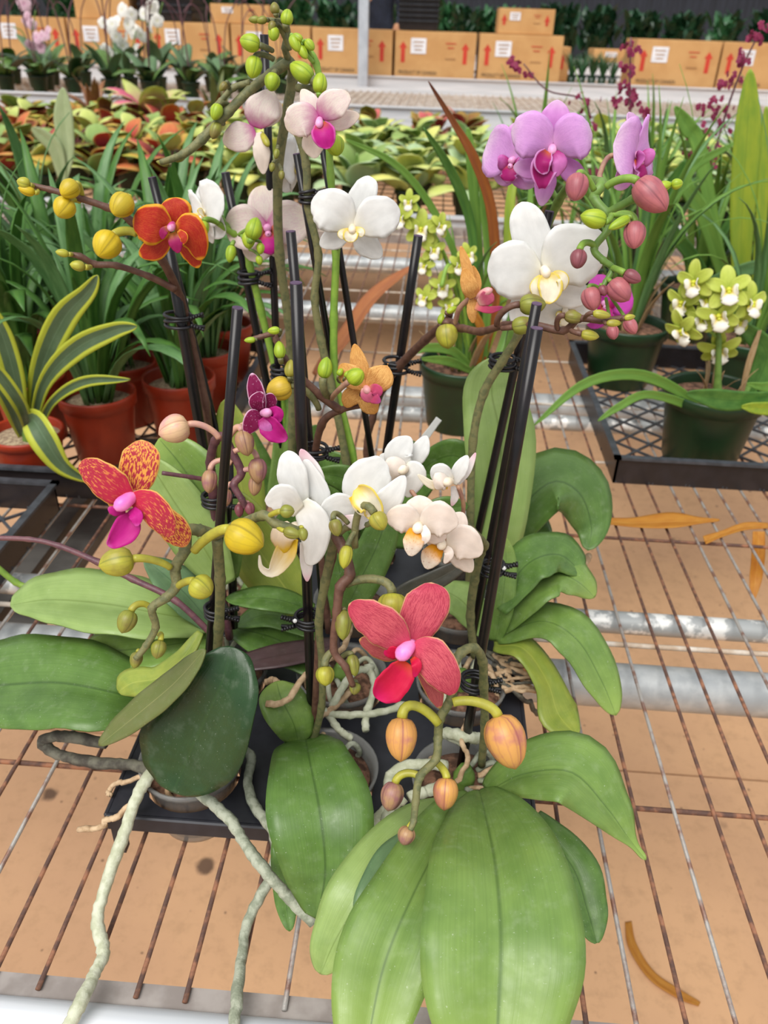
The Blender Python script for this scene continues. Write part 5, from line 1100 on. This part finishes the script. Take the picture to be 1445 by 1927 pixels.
for pts, mt in (([(925, 1192, .115, 14), (985, 1115, .17, 46), (1045, 1082, .185, 42), (1085, 1095, .18, 30), (1118, 1124, .16, 2)], LG), ([(935, 1145, .16, 22), (990, 1065, .20, 42), (1050, 1045, .20, 38), (1096, 1080, .18, 1)], LM), ([(935, 1200, .115, 14), (1020, 1170, .15, 34), (1085, 1205, .145, 42), (1130, 1280, .11, 33), (1158, 1346, .08, 1)], LG),
                ([(930, 1215, .11, 12), (985, 1222, .125, 24), (1030, 1285, .10, 26), (1050, 1345, .07, 36), (1086, 1386, .06, 1)], LY), ([(915, 1195, .12, 12), (872, 1135, .15, 34), (828, 1108, .165, 1)], LP), ([(932, 1205, .115, 12), (945, 1130, .17, 24), (952, 1060, .21, 20), (948, 1010, .24, 1)], LG)): leaf(D_, pts, mt, fold=.14, ruffle=.03)
for k in range(26):
    x0, y0 = rng.uniform(905, 960), rng.uniform(1225, 1300); dx, dy = rng.uniform(20, 110), rng.uniform(-30, 90)
    root(D_, [(x0, y0, .09), (x0+dx*.5, y0+dy*.3+rng.uniform(-15, 15), .085), (x0+dx, y0+dy, rng.uniform(.03, .06))], rng.uniform(2.5, 5), ROOTT if k % 3 else ROOTD)
# ------------------------------------------------------------------ left second row: pink buds, plum flower
E_ = orchid('orchid with dark purple spike of pinkish tan buds and a plum flower', 0, 1)
YE = .62
stake(E_, 430, 870, 440, 1180, .67, .665, 9); clip(E_, 402, 940, .635, 18)
stem(E_, [(432, 1200, .66), (410, 1060, .65), (402, 930, .635), (396, 870, YE), (405, 830, YE-.005), (420, 822, YE-.01), (436, 850, YE-.015), (454, 890, YE-.02), (440, 912, YE-.025), (455, 940, YE-.03), (462, 955, YE-.03)], [9, 9, 8, 8, 7, 5], STP)
stem(E_, [(402, 905, .63), (360, 898, .62), (305, 890, .61)], [5, 4, 4], STP)
for a in ((327, 808, 160, 60, 56, BPK, (412, 825), 6, .7), (461, 834, 75, 52, 36, BTN, (428, 830), 6, .9), (485, 886, 85, 50, 36, BTN, (440, 850), 5, .9), (394, 906, 92, 46, 30, BTN, (436, 872), 5, 1.), (480, 914, 95, 40, 26, BTN, (452, 888), 5, .9), (424, 937, 92, 36, 26, BTN, (446, 912), 5, .9), (450, 961, 85, 26, 18, BDR, (455, 945), 3, .2), (470, 958, 75, 26, 20, BDR, (460, 945), 3, .3)):
    bud(E_, a[0], a[1], YE-.03, a[2], a[3], a[4], a[5], a[6], PEDK, a[7], a[8], tilt=.15, attY=YE-.02)
traced_flower(E_, .60, (492, 778, 508, 776, 8, COLP), [('sepal', PUP, [(492, 778, .006, 8), (482, 740, .006, 17), (474, 702, .010, 1)], {}), ('petal', PUP, [(490, 780, -.002, 10), (478, 790, -.008, 20), (462, 815, -.008, 4)], {}), ('sepal', PUP, [(494, 775, .008, 8), (510, 755, .010, 16), (520, 750, .012, 2)], {}), ('petal', PUP, [(488, 770, 0, 8), (482, 755, -.004, 14), (494, 738, -.002, 2)], {}), ('lip', MAGL, [(495, 785, -.006, 10), (515, 808, -.012, 20), (540, 828, -.012, 2)], {'cup': .3}), ('lip_lobe', MAGL, [(505, 775, -.004, 6), (520, 778, -.010, 13), (525, 795, -.010, 3)], {}), ('lip_lobe', LILO, [(494, 790, -.008, 5), (500, 805, -.012, 12), (510, 820, -.012, 2)], {})], 'plum flower edged white with a violet lip')
stem(E_, [(425, 826, YE-.01), (455, 800, .61), (490, 780, .605)], 4, PEDK, 'pedicel')
for pts, mt in (([(425, 1100, .64, 20), (372, 1010, .64, 52), (320, 930, .645, 46), (278, 862, .65, 1)], LP), ([(430, 1090, .66, 20), (395, 960, .67, 62), (345, 880, .68, 56), (300, 825, .69, 1)], LG)): leaf(E_, pts, mt, 'y', fold=.1)
for pts, mt in (([(590, 1148, .168, 10), (510, 1128, .190, 24), (425, 1128, .185, 1)], LM), ([(600, 1190, .12, 18), (510, 1158, .13, 24), (442, 1178, .12, 1)], LM), ([(600, 1245, .10, 36), (510, 1200, .11, 44), (425, 1180, .11, 4)], LM), ([(640, 1215, .11, 16), (520, 1236, .12, 22), (395, 1262, .11, 2)], LPU)): leaf(E_, pts, mt, fold=.08)
# ------------------------------------------------------------------ second row middle: apricot flower on brown spike
K_ = orchid('orchid with apricot veined flower and green buds on a brown spike', 1, 1)
YK = .66
stake(K_, 547, 436, 612, 1180, .70, .685, 9.5); clip(K_, 590, 850, .68, 22)
stem(K_, [(618, 1190, .675), (600, 1000, .68), (592, 880, .68), (605, 800, YK), (640, 772, YK-.01), (690, 762, YK-.015)], [7, 7, 7, 7, 6, 4], STB)
stem(K_, [(640, 772, YK-.01), (600, 742, YK-.015), (560, 705, YK-.02), (535, 675, YK-.02), (520, 640, YK-.02), (515, 628, YK-.02), (490, 634, YK-.025), (462, 641, YK-.025)], [8, 8, 7, 6, 5, 4], STB)
for a in ((525, 732, 165, 50, 46, BAP, (600, 770), 6, .5), (612, 692, -80, 42, 28, BG, (625, 745), 7, .7), (546, 693, -85, 34, 22, BYG, (548, 715), 4, .3), (526, 658, -95, 34, 22, BG, (530, 680), 5, .3), (515, 622, 175, 24, 15, BG, (525, 632), 3, .2), (470, 640, 175, 22, 12, BG, (480, 637), 3, .2), (640, 700, -60, 16, 12, BG, (640, 720), 2, .3), (654, 704, -50, 16, 12, BG, (648, 722), 2, .3)):
    bud(K_, a[0], a[1], YK-.03, a[2], a[3], a[4], a[5], a[6], STO, a[7], a[8], attY=YK-.015)
traced_flower(K_, .635, (688, 728, 692, 738, 7, plain('rose_column', hx('#e8a7a8'), None, 60, .4)), [('sepal', YVP, [(685, 728, .006, 6), (676, 690, .006, 17), (667, 647, .010, 1)], {}), ('sepal', YVP, [(684, 735, .006, 6), (662, 746, .006, 18), (650, 766, .008, 3)], {}), ('sepal', YVP, [(690, 738, .006, 6), (694, 758, .006, 20), (708, 777, .008, 3)], {}), ('petal', YVP, [(684, 730, 0, 6), (660, 708, -.004, 22), (640, 686, 0, 3)], {}), ('petal', YVP, [(692, 730, 0, 6), (714, 712, -.004, 27), (728, 690, 0, 6), (730, 684, 0, 1)], {}),
    ('lip', LIPK, [(690, 736, -.006, 7), (702, 748, -.012, 11), (716, 757, -.014, 1)], {}), ('lip_lobe', LOBK, [(685, 730, -.006, 5), (690, 745, -.012, 11), (700, 755, -.012, 1)], {}), ('lip_lobe', LIPK, [(694, 730, -.006, 5), (708, 735, -.012, 12), (710, 748, -.012, 1)], {})], 'apricot flower with fine orange veins and a pink lip')
stem(K_, [(650, 768, .65), (670, 752, .645), (688, 732, .638)], 4, STB, 'pedicel')
bud(K_, 670, 708, .60, -30, 36, 34, BG, (625, 750), STK, 5, .5, tilt=.6, attY=.64)
for pts, mt in (([(570, 1150, .68, 20), (512, 1070, .70, 56), (468, 1000, .715, 50), (430, 920, .725, 1)], LY), ([(640, 1160, .67, 16), (640, 1080, .68, 30), (620, 990, .69, 30), (600, 930, .7, 1)], LM)): leaf(K_, pts, mt, 'y', fold=.1)
# ------------------------------------------------------------------ third row left: orange flower, yellow buds
F_ = orchid('orchid with orange red flower edged yellow and a long spike of yellow buds', 0, 2)
YF = .76
stake(F_, 316, 460, 424, 1080, .785, .775, 11); clip(F_, 336, 602, .785, 22)
stake(F_, 286, 334, 470, 1060, .83, .80, 8)
stem(F_, [(430, 1080, .80), (402, 880, .80), (386, 760, .798), (358, 640, .795), (338, 560, .785), (305, 490, YF), (245, 415, YF-.01), (200, 390, YF-.015), (140, 370, YF-.02), (95, 357, YF-.02), (50, 347, YF-.02)], [9, 9, 9, 9, 8, 7, 6, 6, 5, 5], STB)
stem(F_, [(330, 545, .772), (280, 520, .76), (220, 500, .75), (178, 497, .745), (150, 482, .74), (115, 477, .74)], [7, 6, 6, 6, 4], STB)
for a in ((228, 387, 120, 50, 46, BY, (215, 395), 6, .3), (200, 462, 115, 56, 54, BY, (258, 440), 8, .8), (130, 356, 130, 40, 36, BY, (155, 375), 5, .3), (120, 392, 115, 42, 42, BY, (150, 378), 6, .6), (44, 344, 190, 24, 22, BYG, (62, 350), 4, .2), (50, 358, 190, 30, 20, BY, (70, 355), 4, .3), (146, 500, 185, 28, 20, BYG, (170, 502), 5, .3), (117, 476, 185, 24, 15, BYG, (135, 478), 4, .2)):
    bud(F_, a[0], a[1], YF-.035, a[2], a[3], a[4], a[5], a[6], PEDY, a[7], a[8], tilt=.4, attY=YF-.015)
traced_flower(F_, .73, (326, 420, 320, 432, 7, plain('magenta_column', hx('#c0458c'), hx('#e7b7cf'), 60, .4)), [('sepal', ORP, [(326, 425, .006, 10), (326, 398, .006, 34), (316, 374, .010, 2)], {}), ('sepal', ORP, [(318, 440, .008, 8), (292, 466, .008, 24), (262, 480, .010, 2)], {}), ('sepal', ORP, [(335, 440, .008, 8), (358, 470, .008, 20), (374, 504, .010, 1)], {}),
    ('petal', ORP, [(322, 432, 0, 8), (292, 424, -.006, 40), (268, 418, -.004, 33), (250, 416, .002, 1)], {'cup': -.1}), ('petal', ORP, [(330, 428, 0, 8), (352, 432, -.006, 32), (370, 456, -.004, 24), (378, 490, .002, 1)], {'cup': -.1}), ('lip', LIPM, [(324, 438, -.004, 6), (330, 455, -.010, 13), (336, 476, -.010, 2)], {}), ('lip_lobe', LIPM, [(318, 428, -.006, 4), (308, 436, -.010, 8), (306, 450, -.010, 1)], {}), ('lip_lobe', ORP, [(336, 434, -.006, 4), (346, 446, -.010, 8), (344, 460, -.010, 1)], {})], 'orange red flower with golden margin')
stem(F_, [(275, 450, .755), (300, 448, .745), (324, 430, .735)], 5, STB, 'pedicel')
for pts, mt in (([(480, 1030, .79, 20), (455, 920, .80, 45), (440, 830, .81, 38), (425, 750, .82, 1)], LY), ([(500, 1040, .80, 18), (560, 960, .81, 30), (570, 880, .82, 1)], LM)): leaf(F_, pts, mt, 'y', fold=.12)
# ------------------------------------------------------------------ third row middle: large white flower, two tall stems
H_ = orchid('orchid with a large white flower and a tall bright green stem', 1, 2)
stake(H_, 607, 275, 706, 900, .83, .82, 7); stake(H_, 558, 290, 668, 930, .815, .81, 7)
stem(H_, [(672, 1010, .80), (650, 860, .80), (622, 720, .80), (604, 640, .80), (592, 560, .80), (599, 480, .80), (580, 390, .80), (576, 310, .80), (560, 250, .80), (545, 200, .80)], [8, 8, 7, 7, 6], STO)
stem(H_, [(690, 1000, .81), (662, 850, .81), (632, 720, .81), (628, 600, .81), (632, 470, .81), (622, 330, .81), (615, 230, .815), (595, 120, .815), (575, 90, .815)], [8, 8, 7, 6, 5], STLG)
clip(H_, 578, 370, .80, 12)
traced_flower(H_, .76, (664, 425, 662, 436, 7, COLW), [('sepal', WH, [(664, 430, .006, 10), (676, 388, .008, 28), (690, 350, .010, 22), (694, 331, .014, 1)], {}), ('sepal', WH, [(656, 436, .008, 8), (630, 448, .008, 22), (602, 462, .012, 2)], {}), ('sepal', WH, [(672, 440, .008, 8), (690, 460, .008, 24), (718, 484, .012, 2)], {}),
    ('petal', WH, [(662, 430, 0, 8), (630, 400, -.006, 42), (604, 386, -.004, 34), (586, 380, .004, 1)], {'ruffle': .05, 'cup': -.1}), ('petal', WH, [(668, 430, 0, 8), (704, 412, -.006, 40), (734, 400, -.004, 33), (752, 394, .004, 1)], {'ruffle': .05, 'cup': -.1}),
    ('lip', LIPW, [(662, 432, -.006, 6), (660, 444, -.010, 14), (660, 456, -.010, 2)], {'cup': .4}), ('lip_lobe', LIPW, [(656, 432, -.008, 4), (642, 440, -.012, 7), (646, 450, -.012, 1)], {}), ('lip_lobe', LIPW, [(668, 430, -.008, 4), (680, 436, -.012, 7), (678, 446, -.012, 1)], {})], 'large white flower with pale yellow lip')
stem(H_, [(632, 470, .81), (648, 452, .79), (662, 432, .765)], 4, STG, 'pedicel')
traced_flower(H_, .77, (602, 222, 600, 238, 7, COLP), [('sepal', PWH, [(600, 222, .004, 6), (584, 195, .004, 17), (568, 168, .008, 1)], {}), ('sepal', PWH, [(610, 228, .006, 8), (642, 226, .006, 20), (676, 216, .008, 1)], {}), ('sepal', CREAM, [(600, 240, .006, 8), (590, 268, .006, 22), (592, 298, .010, 1)], {}),
    ('petal', PWH, [(604, 222, 0, 8), (625, 198, -.006, 30), (648, 182, -.004, 18), (656, 176, 0, 1)], {}), ('petal', PWH, [(600, 226, 0, 8), (570, 226, -.006, 36), (552, 236, -.004, 26), (540, 244, 0, 1)], {}), ('lip', MAG, [(605, 232, -.006, 8), (611, 255, -.014, 22), (618, 280, -.014, 2)], {'cup': .4}), ('lip_lobe', MAG2, [(598, 236, -.006, 4), (594, 250, -.012, 7), (600, 262, -.012, 1)], {}), ('lip_lobe', MAG2, [(612, 232, -.006, 4), (622, 244, -.012, 7), (622, 258, -.012, 1)], {})], 'blush white flower with magenta lip')
stem(H_, [(560, 250, .80), (585, 240, .79), (602, 226, .775)], 5, STO, 'pedicel')
for a in ((631, 275, 75, 38, 36, BG, (622, 300), 5, .3), (602, 156, -85, 40, 28, BG, (606, 190), 5, .3), (556, 82, 65, 34, 22, BG, (585, 108), 4, .3), (570, 98, 60, 30, 18, BG, (590, 118), 4, .2), (583, 85, 50, 24, 18, BG, (588, 110), 3, .2), (560, 70, 215, 22, 14, BG, (575, 88), 3, .2)): bud(H_, a[0], a[1], .80, a[2], a[3], a[4], a[5], a[6], STLG, a[7], a[8], attY=.812)
for pts, mt in (([(690, 980, .81, 18), (655, 905, .82, 38), (610, 850, .83, 1)], LM), ([(700, 990, .80, 18), (760, 930, .81, 34), (820, 900, .82, 1)], LM), ([(700, 1000, .79, 14), (690, 940, .78, 30), (650, 900, .77, 26), (590, 890, .77, 1)], LM), ([(690, 1010, .80, 14), (600, 920, .84, 28), (540, 860, .86, 1)], LM), ([(690, 1000, .78, 16), (770, 1000, .76, 30), (830, 960, .76, 26), (880, 950, .77, 1)], LM)): leaf(H_, pts, mt, 'y', fold=.12)
# ------------------------------------------------------------------ third row right: big white flower
M_ = orchid('orchid with a very large white flower with yellow centre and an upright pale leaf', 2, 2)
stake(M_, 1034, 398, 880, 1090, .82, .80, 9); clip(M_, 945, 682, .80, 20)
stem(M_, [(882, 1110, .79), (885, 960, .79), (890, 830, .79), (910, 740, .79), (945, 680, .785), (975, 630, .78), (1000, 560, .775), (1015, 510, .76)], [8, 8, 8, 7, 6], STO)
traced_flower(M_, .737, (1022, 503, 1030, 520, 9, COLW), [('sepal', WH, [(1018, 510, .006, 12), (1003, 455, .008, 38), (990, 410, .010, 33), (982, 380, .014, 1)], {}), ('sepal', WH, [(1010, 530, .010, 10), (985, 575, .010, 26), (975, 612, .012, 14), (970, 624, .014, 1)], {}), ('sepal', WH, [(1035, 530, .008, 10), (1070, 550, .008, 32), (1112, 555, .012, 2)], {}),
    ('petal', WH, [(1018, 512, 0, 12), (978, 510, -.006, 56), (940, 508, -.004, 48), (917, 508, .004, 1)], {'ruffle': .05, 'cup': -.12}), ('petal', WH, [(1024, 508, 0, 12), (1068, 485, -.006, 60), (1115, 470, -.004, 48), (1144, 468, .004, 1)], {'ruffle': .05, 'cup': -.12}),
    ('lip', LIPW, [(1030, 515, -.008, 10), (1034, 540, -.014, 24), (1030, 572, -.018, 3)], {'cup': .4}), ('lip_lobe', LIPW, [(1020, 520, -.010, 6), (1008, 540, -.016, 12), (1014, 562, -.016, 1)], {}), ('lip_lobe', LIPW, [(1040, 515, -.010, 6), (1058, 525, -.016, 13), (1056, 548, -.016, 1)], {})], 'very large white flower with yellow lip')
stem(M_, [(1000, 560, .775), (1015, 530, .758), (1022, 508, .744)], 5, STO, 'pedicel')
flower(M_, 'white', 1062, 580, .765, 62, 10, 30, 4, ped=(1000, 560, .775), pmat=STO, label='white flower half hidden below the largest one')
for pts, mt in (([(925, 1100, .80, 22), (942, 960, .81, 52), (940, 820, .83, 68), (925, 735, .85, 54), (935, 672, .86, 1)], LP), ([(895, 895, .86, 14), (860, 858, .86, 32), (815, 868, .87, 26), (780, 900, .88, 1)], LM)): leaf(M_, pts, mt, 'y', fold=.1)
for pts, mt in (([(930, 1050, .115, 18), (980, 960, .18, 54), (1040, 908, .215, 58), (1090, 930, .20, 54), (1112, 990, .16, 34), (1106, 1036, .14, 1)], LM), ([(930, 1060, .11, 14), (985, 990, .15, 24), (1010, 1000, .14, 26), (1030, 1060, .11, 1)], LM), ([(920, 1070, .11, 14), (970, 1000, .15, 30), (1005, 985, .15, 2)], LB)): leaf(M_, pts, mt, fold=.12)
root(M_, [(960, 1100, .09), (1040, 1090, .10), (1080, 1080, .10), (1098, 1062, .10), (1108, 1045, .10)], 7, ROOTT)
# ------------------------------------------------------------------ back row left: tall spike with buds, blush flowers
G_ = orchid('tall orchid with a leaning bare tipped spike, yellow green buds and blush flowers', 0, 3)
YG = .90
stake(G_, 497, 66, 532, 960, .955, .93, 8); stake(G_, 424, 325, 545, 940, .96, .93, 8); clip(G_, 468, 522, .94, 16); clip(G_, 527, 700, .93, 14)
stem(G_, [(545, 960, .925), (550, 800, .92), (548, 690, .92), (543, 604, .915), (526, 480, .91), (523, 330, YG), (538, 220, YG), (550, 150, YG), (545, 118, YG-.01), (510, 140, YG-.02), (470, 170, YG-.03), (430, 210, YG-.04), (380, 262, YG-.05), (345, 290, YG-.06), (302, 306, YG-.06)], [9, 9, 9, 9, 9, 8, 8, 5], STO)
stem(G_, [(545, 118, YG-.01), (536, 90, YG-.02), (541, 60, YG-.02), (535, 30, YG-.02), (520, 18, YG-.02)], [7, 6, 5, 4], STO)
stem(G_, [(535, 40, YG-.02), (510, 38, YG-.03), (480, 36, YG-.03)], [5, 4], STO)
stem(G_, [(470, 155, .87), (440, 165, .87), (415, 190, .86), (395, 208, .86)], [6, 6, 5, 4], STO)
stem(G_, [(545, 960, .94), (530, 760, .94), (490, 580, .94), (470, 500, .935), (462, 450, .93), (440, 440, .92), (410, 420, .91)], [7, 7, 6, 5], STLG)
for a in ((470, 80, 195, 40, 32, BG, (512, 95), 5, .3), (477, 127, 100, 42, 32, BG, (515, 112), 5, .5), (567, 135, 215, 52, 36, BG, (560, 165), 8, 1.0), (512, 155, 100, 34, 30, BG, (520, 135), 5, .3), (540, 32, -80, 30, 24, BG, (541, 55), 6, .2), (517, 15, -95, 22, 18, BOL, (522, 28), 4, .2), (478, 37, 180, 22, 13, BOL, (490, 37), 4, .1), (492, 38, 170, 22, 14, BOL, (505, 38), 3, .1), (512, 50, 110, 20, 16, BOL, (520, 40), 3, .2), (515, 64, 95, 26, 22, BG, (545, 95), 5, .8),
          (407, 211, 110, 32, 24, BG, (440, 205), 4, .5), (405, 246, 110, 34, 22, BOL, (420, 232), 5, .2), (420, 163, 130, 20, 14, BOL, (430, 168), 4, .2), (338, 298, 150, 22, 14, BOL, (345, 290), 3, .1), (306, 307, 195, 26, 11, BOL, (318, 302), 4, .1), (520, 290, 100, 20, 12, BOL, (523, 275), 3, .1), (512, 315, 100, 18, 12, BOL, (520, 300), 3, .1), (530, 330, 90, 18, 12, BOL, (525, 310), 3, .1),
          (478, 430, -75, 44, 32, BG, (455, 440), 5, .4), (468, 452, 90, 34, 26, BG, (450, 442), 4, .3), (434, 478, 100, 34, 20, BG, (440, 455), 4, .3), (490, 468, 90, 22, 16, BG, (470, 455), 3, .3), (488, 490, 80, 18, 14, BG, (470, 470), 3, .3), (382, 432, 100, 34, 22, BG, (410, 420), 5, .4)): bud(G_, a[0], a[1], YG-.05, a[2], a[3], a[4], a[5], a[6], STF if a[1] > 400 else STO, a[7], a[8], attY=YG-.03)
traced_flower(G_, .87, (492, 250, 505, 275, 6, PEDY), [('sepal', PWH, [(482, 240, 0, 10), (492, 210, -.006, 34), (508, 182, -.002, 20), (515, 172, .002, 1)], {}), ('petal', PWH, [(480, 246, 0, 8), (450, 258, -.006, 30), (420, 268, -.002, 3)], {}), ('sepal', CREAM, [(484, 250, 0, 8), (492, 285, -.004, 16), (496, 328, 0, 1)], {}), ('petal', CREAM, [(488, 235, .006, 8), (512, 215, .008, 18), (525, 190, .01, 1)], {})], 'blush flower seen from behind')
flower(G_, 'blush', 503, 428, .93, 78, 0, 0, 8, ped=(526, 480, .92), pmat=STLG, label='white flower with a magenta lip behind the stakes')
flower(G_, 'white', 552, 310, .94, 62, 70, 0, 0, ped=(530, 330, .93), pmat=STG, label='white flower behind the stems')
flower(G_, 'white', 388, 400, .93, 66, -62, 5, 18, ped=(430, 430, .92), pmat=STLG, label='white flower seen side on next to the orange flower')
for pts, mt in (([(535, 930, .93, 16), (560, 860, .94, 30), (600, 800, .95, 1)], LM), ([(520, 930, .93, 16), (470, 850, .93, 30), (440, 780, .93, 1)], LM), ([(520, 935, .92, 18), (540, 770, .94, 18), (545, 640, .95, 1)], LG)): leaf(G_, pts, mt, 'y', fold=.12)
# ------------------------------------------------------------------ back row middle: apricot spike leaning right
J_ = orchid('orchid with a long brown spike reaching sideways, apricot flower and olive buds', 1, 3)
YJ = .88
stake(J_, 787, 444, 712, 950, .94, .93, 9); clip(J_, 745, 688, .92, 20, 0)
stem(J_, [(700, 970, .925), (690, 850, .93), (700, 790, .93), (720, 730, .925), (752, 688, .91), (800, 640, .87), (838, 607, .83), (848, 588, .82)], [7, 7, 8, 8, 7, 5], STB)
stem(J_, [(828, 618, .84), (870, 618, .80), (905, 624, .76), (950, 612, .72), (1005, 612, .68), (1060, 622, .67), (1090, 600, .66), (1130, 603, .65), (1180, 598, .64)], [8, 8, 7, 7, 6, 5], STB)
for a in ((841, 633, 85, 48, 42, BYG, (862, 616), 7, .8, .80), (1002, 573, 0, 52, 40, BOL, (935, 612), 6, .8, .70), (985, 612, -10, 46, 34, BOL, (945, 618), 5, .3, .69), (1080, 597, 10, 38, 24, BOL, (1050, 620), 5, .7, .66), (1110, 631, 10, 36, 20, BYG, (1075, 622), 5, .7, .65), (1132, 592, 10, 36, 17, BYG, (1100, 600), 4, .5, .64), (1155, 608, 0, 30, 14, BYG, (1135, 604), 4, .2, .64), (1185, 597, -10, 22, 12, BYG, (1170, 600), 3, .1, .63), (830, 600, -80, 22, 14, BG, (832, 615), 4, .2, .82), (850, 583, -30, 22, 12, BG, (846, 592), 4, .2, .81)): bud(J_, a[0], a[1], a[9], a[2], a[3], a[4], a[5], a[6], STB, a[7], a[8], attY=a[9]+.01)
traced_flower(J_, .79, (895, 560, 925, 545, 8, plain('rose_column', hx('#e8a7a8'), None, 60, .4)), [('sepal', YVP, [(888, 555, .004, 6), (880, 510, .004, 11), (867, 463, .008, 1)], {}), ('petal', YVP, [(892, 560, -.002, 8), (884, 540, -.008, 17), (873, 505, -.006, 2)], {}), ('sepal', YVP, [(890, 560, .004, 6), (888, 585, .002, 10), (890, 608, .004, 1)], {}), ('petal', YVP, [(894, 555, .008, 6), (896, 530, .010, 10), (890, 500, .012, 1)], {}), ('lip', LIPK, [(895, 575, -.004, 8), (920, 583, -.010, 7), (947, 578, -.012, 1)], {}), ('lip_lobe', LOBK, [(900, 570, -.006, 6), (917, 560, -.012, 14), (925, 550, -.012, 2)], {})], 'apricot flower in profile with pink lip')
stem(J_, [(855, 612, .81), (865, 580, .80), (888, 558, .795)], 5, STK, 'pedicel')
for pts, mt in (([(700, 950, .93, 14), (640, 890, .94, 26), (600, 860, .95, 1)], LM), ([(705, 950, .92, 14), (735, 880, .95, 20), (780, 830, .98, 1)], LM)): leaf(J_, pts, mt, 'y', fold=.12)
# ------------------------------------------------------------------ back row right: lilac flowers, rose buds
L_ = orchid('orchid with lilac flowers and hanging rose coloured buds on a green zigzag stem', 2, 3)
stake(L_, 1010, 395, 885, 990, .945, .93, 8)
YL = .74
stem(L_, [(880, 1000, .925), (915, 800, .93), (965, 620, .92), (1010, 480, .90), (1050, 380, .86), (1085, 342, .82), (1130, 345, YL), (1118, 372, YL-.01), (1140, 400, YL-.02), (1152, 408, YL-.02)], [8, 8, 8, 8, 8, 7], STG)
stem(L_, [(1140, 402, YL-.02), (1190, 375, YL-.03), (1230, 352, YL-.035), (1272, 346, YL-.04)], [8, 8, 7, 5], STG)
stem(L_, [(1150, 406, YL-.02), (1142, 435, YL-.03), (1118, 468, YL-.035), (1135, 490, YL-.04), (1152, 505, YL-.04), (1140, 530, YL-.045), (1128, 548, YL-.05)], [7, 7, 6, 5], STG)
for a in ((1085, 353, 100, 54, 44, BRS, (1118, 358), 6, .6), (1226, 368, 50, 82, 58, BRS, (1140, 352), 7, .6), (1194, 443, 95, 54, 42, BRS, (1160, 405), 6, .9), (1088, 488, 100, 38, 32, BDR, (1120, 465), 6, .9), (1190, 521, 30, 36, 26, BDR, (1150, 503), 6, .6), (1113, 563, 80, 46, 38, BRS, (1130, 545), 4, .5), (1166, 547, 50, 52, 44, BRS, (1140, 530), 4, .5), (1135, 547, 70, 22, 18, BDR, (1132, 538), 3, .2), (1116, 411, 190, 52, 36, BG, (1150, 405), 6, .3), (1165, 420, 150, 50, 20, BG, (1150, 405), 5, .3), (1218, 360, -15, 36, 30, BG, (1195, 372), 6, .2), (1250, 350, -15, 28, 20, BG, (1232, 354), 5, .1), (1274, 346, -10, 22, 20, BG, (1262, 349), 4, .1), (1187, 614, 60, 34, 26, BRS, (1150, 560), 3, .6), (1153, 626, 80, 28, 24, BRS, (1140, 560), 3, .6)):
    bud(L_, a[0], a[1], YL-.055, a[2], a[3], a[4], a[5], a[6], STF, a[7], a[8], tilt=.15, attY=YL-.035)
traced_flower(L_, .785, (1040, 275, 1038, 288, 8, COLP), [('sepal', LILS, [(1040, 272, .008, 10), (1046, 225, .008, 29), (1050, 188, .012, 1)], {}), ('sepal', LILS, [(1030, 300, .008, 10), (1000, 316, .008, 22), (966, 314, .010, 2)], {}), ('sepal', LILS, [(1050, 300, .008, 10), (1078, 325, .008, 22), (1098, 348, .010, 2)], {}),
    ('petal', LIL, [(1038, 276, 0, 12), (1006, 258, -.008, 46), (978, 250, -.006, 38), (962, 248, .002, 1)], {'ruffle': .05, 'cup': -.15}), ('petal', LIL, [(1044, 276, 0, 12), (1076, 260, -.008, 46), (1102, 254, -.006, 36), (1114, 252, .002, 1)], {'ruffle': .05, 'cup': -.15}),
    ('lip', LILL, [(1035, 300, -.006, 12), (1022, 318, -.014, 26), (1020, 345, -.016, 14), (1020, 356, -.014, 2)], {'cup': .3}), ('sepal', LILS, [(1036, 310, .006, 10), (1026, 345, .004, 20), (1018, 388, .006, 1)], {}), ('lip_lobe', LILL, [(1030, 285, -.010, 8), (1020, 305, -.018, 17), (1026, 328, -.018, 2)], {'cup': .4}), ('lip_lobe', LILO, [(1044, 285, -.010, 8), (1052, 305, -.018, 16), (1046, 332, -.018, 2)], {'cup': -.4})], 'lilac flower facing forward with crimson lip')
stem(L_, [(1085, 342, .82), (1065, 310, .81), (1042, 280, .79)], 5, STG, 'pedicel')
flower(L_, 'lilac', 968, 300, .83, 68, -28, 4, -10, ped=(1050, 380, .86), pmat=STG, label='lilac flower overlapped by the front one')
flower(L_, 'lilac', 1192, 292, .79, 78, 66, 4, 2, ped=(1130, 345, .74), pmat=STK, label='lilac flower in profile')
flower(L_, 'magenta', 1135, 570, .86, 56, 10, 0, 10, ped=(1010, 480, .90), pmat=STG, label='bright magenta flower hidden behind the rose buds')
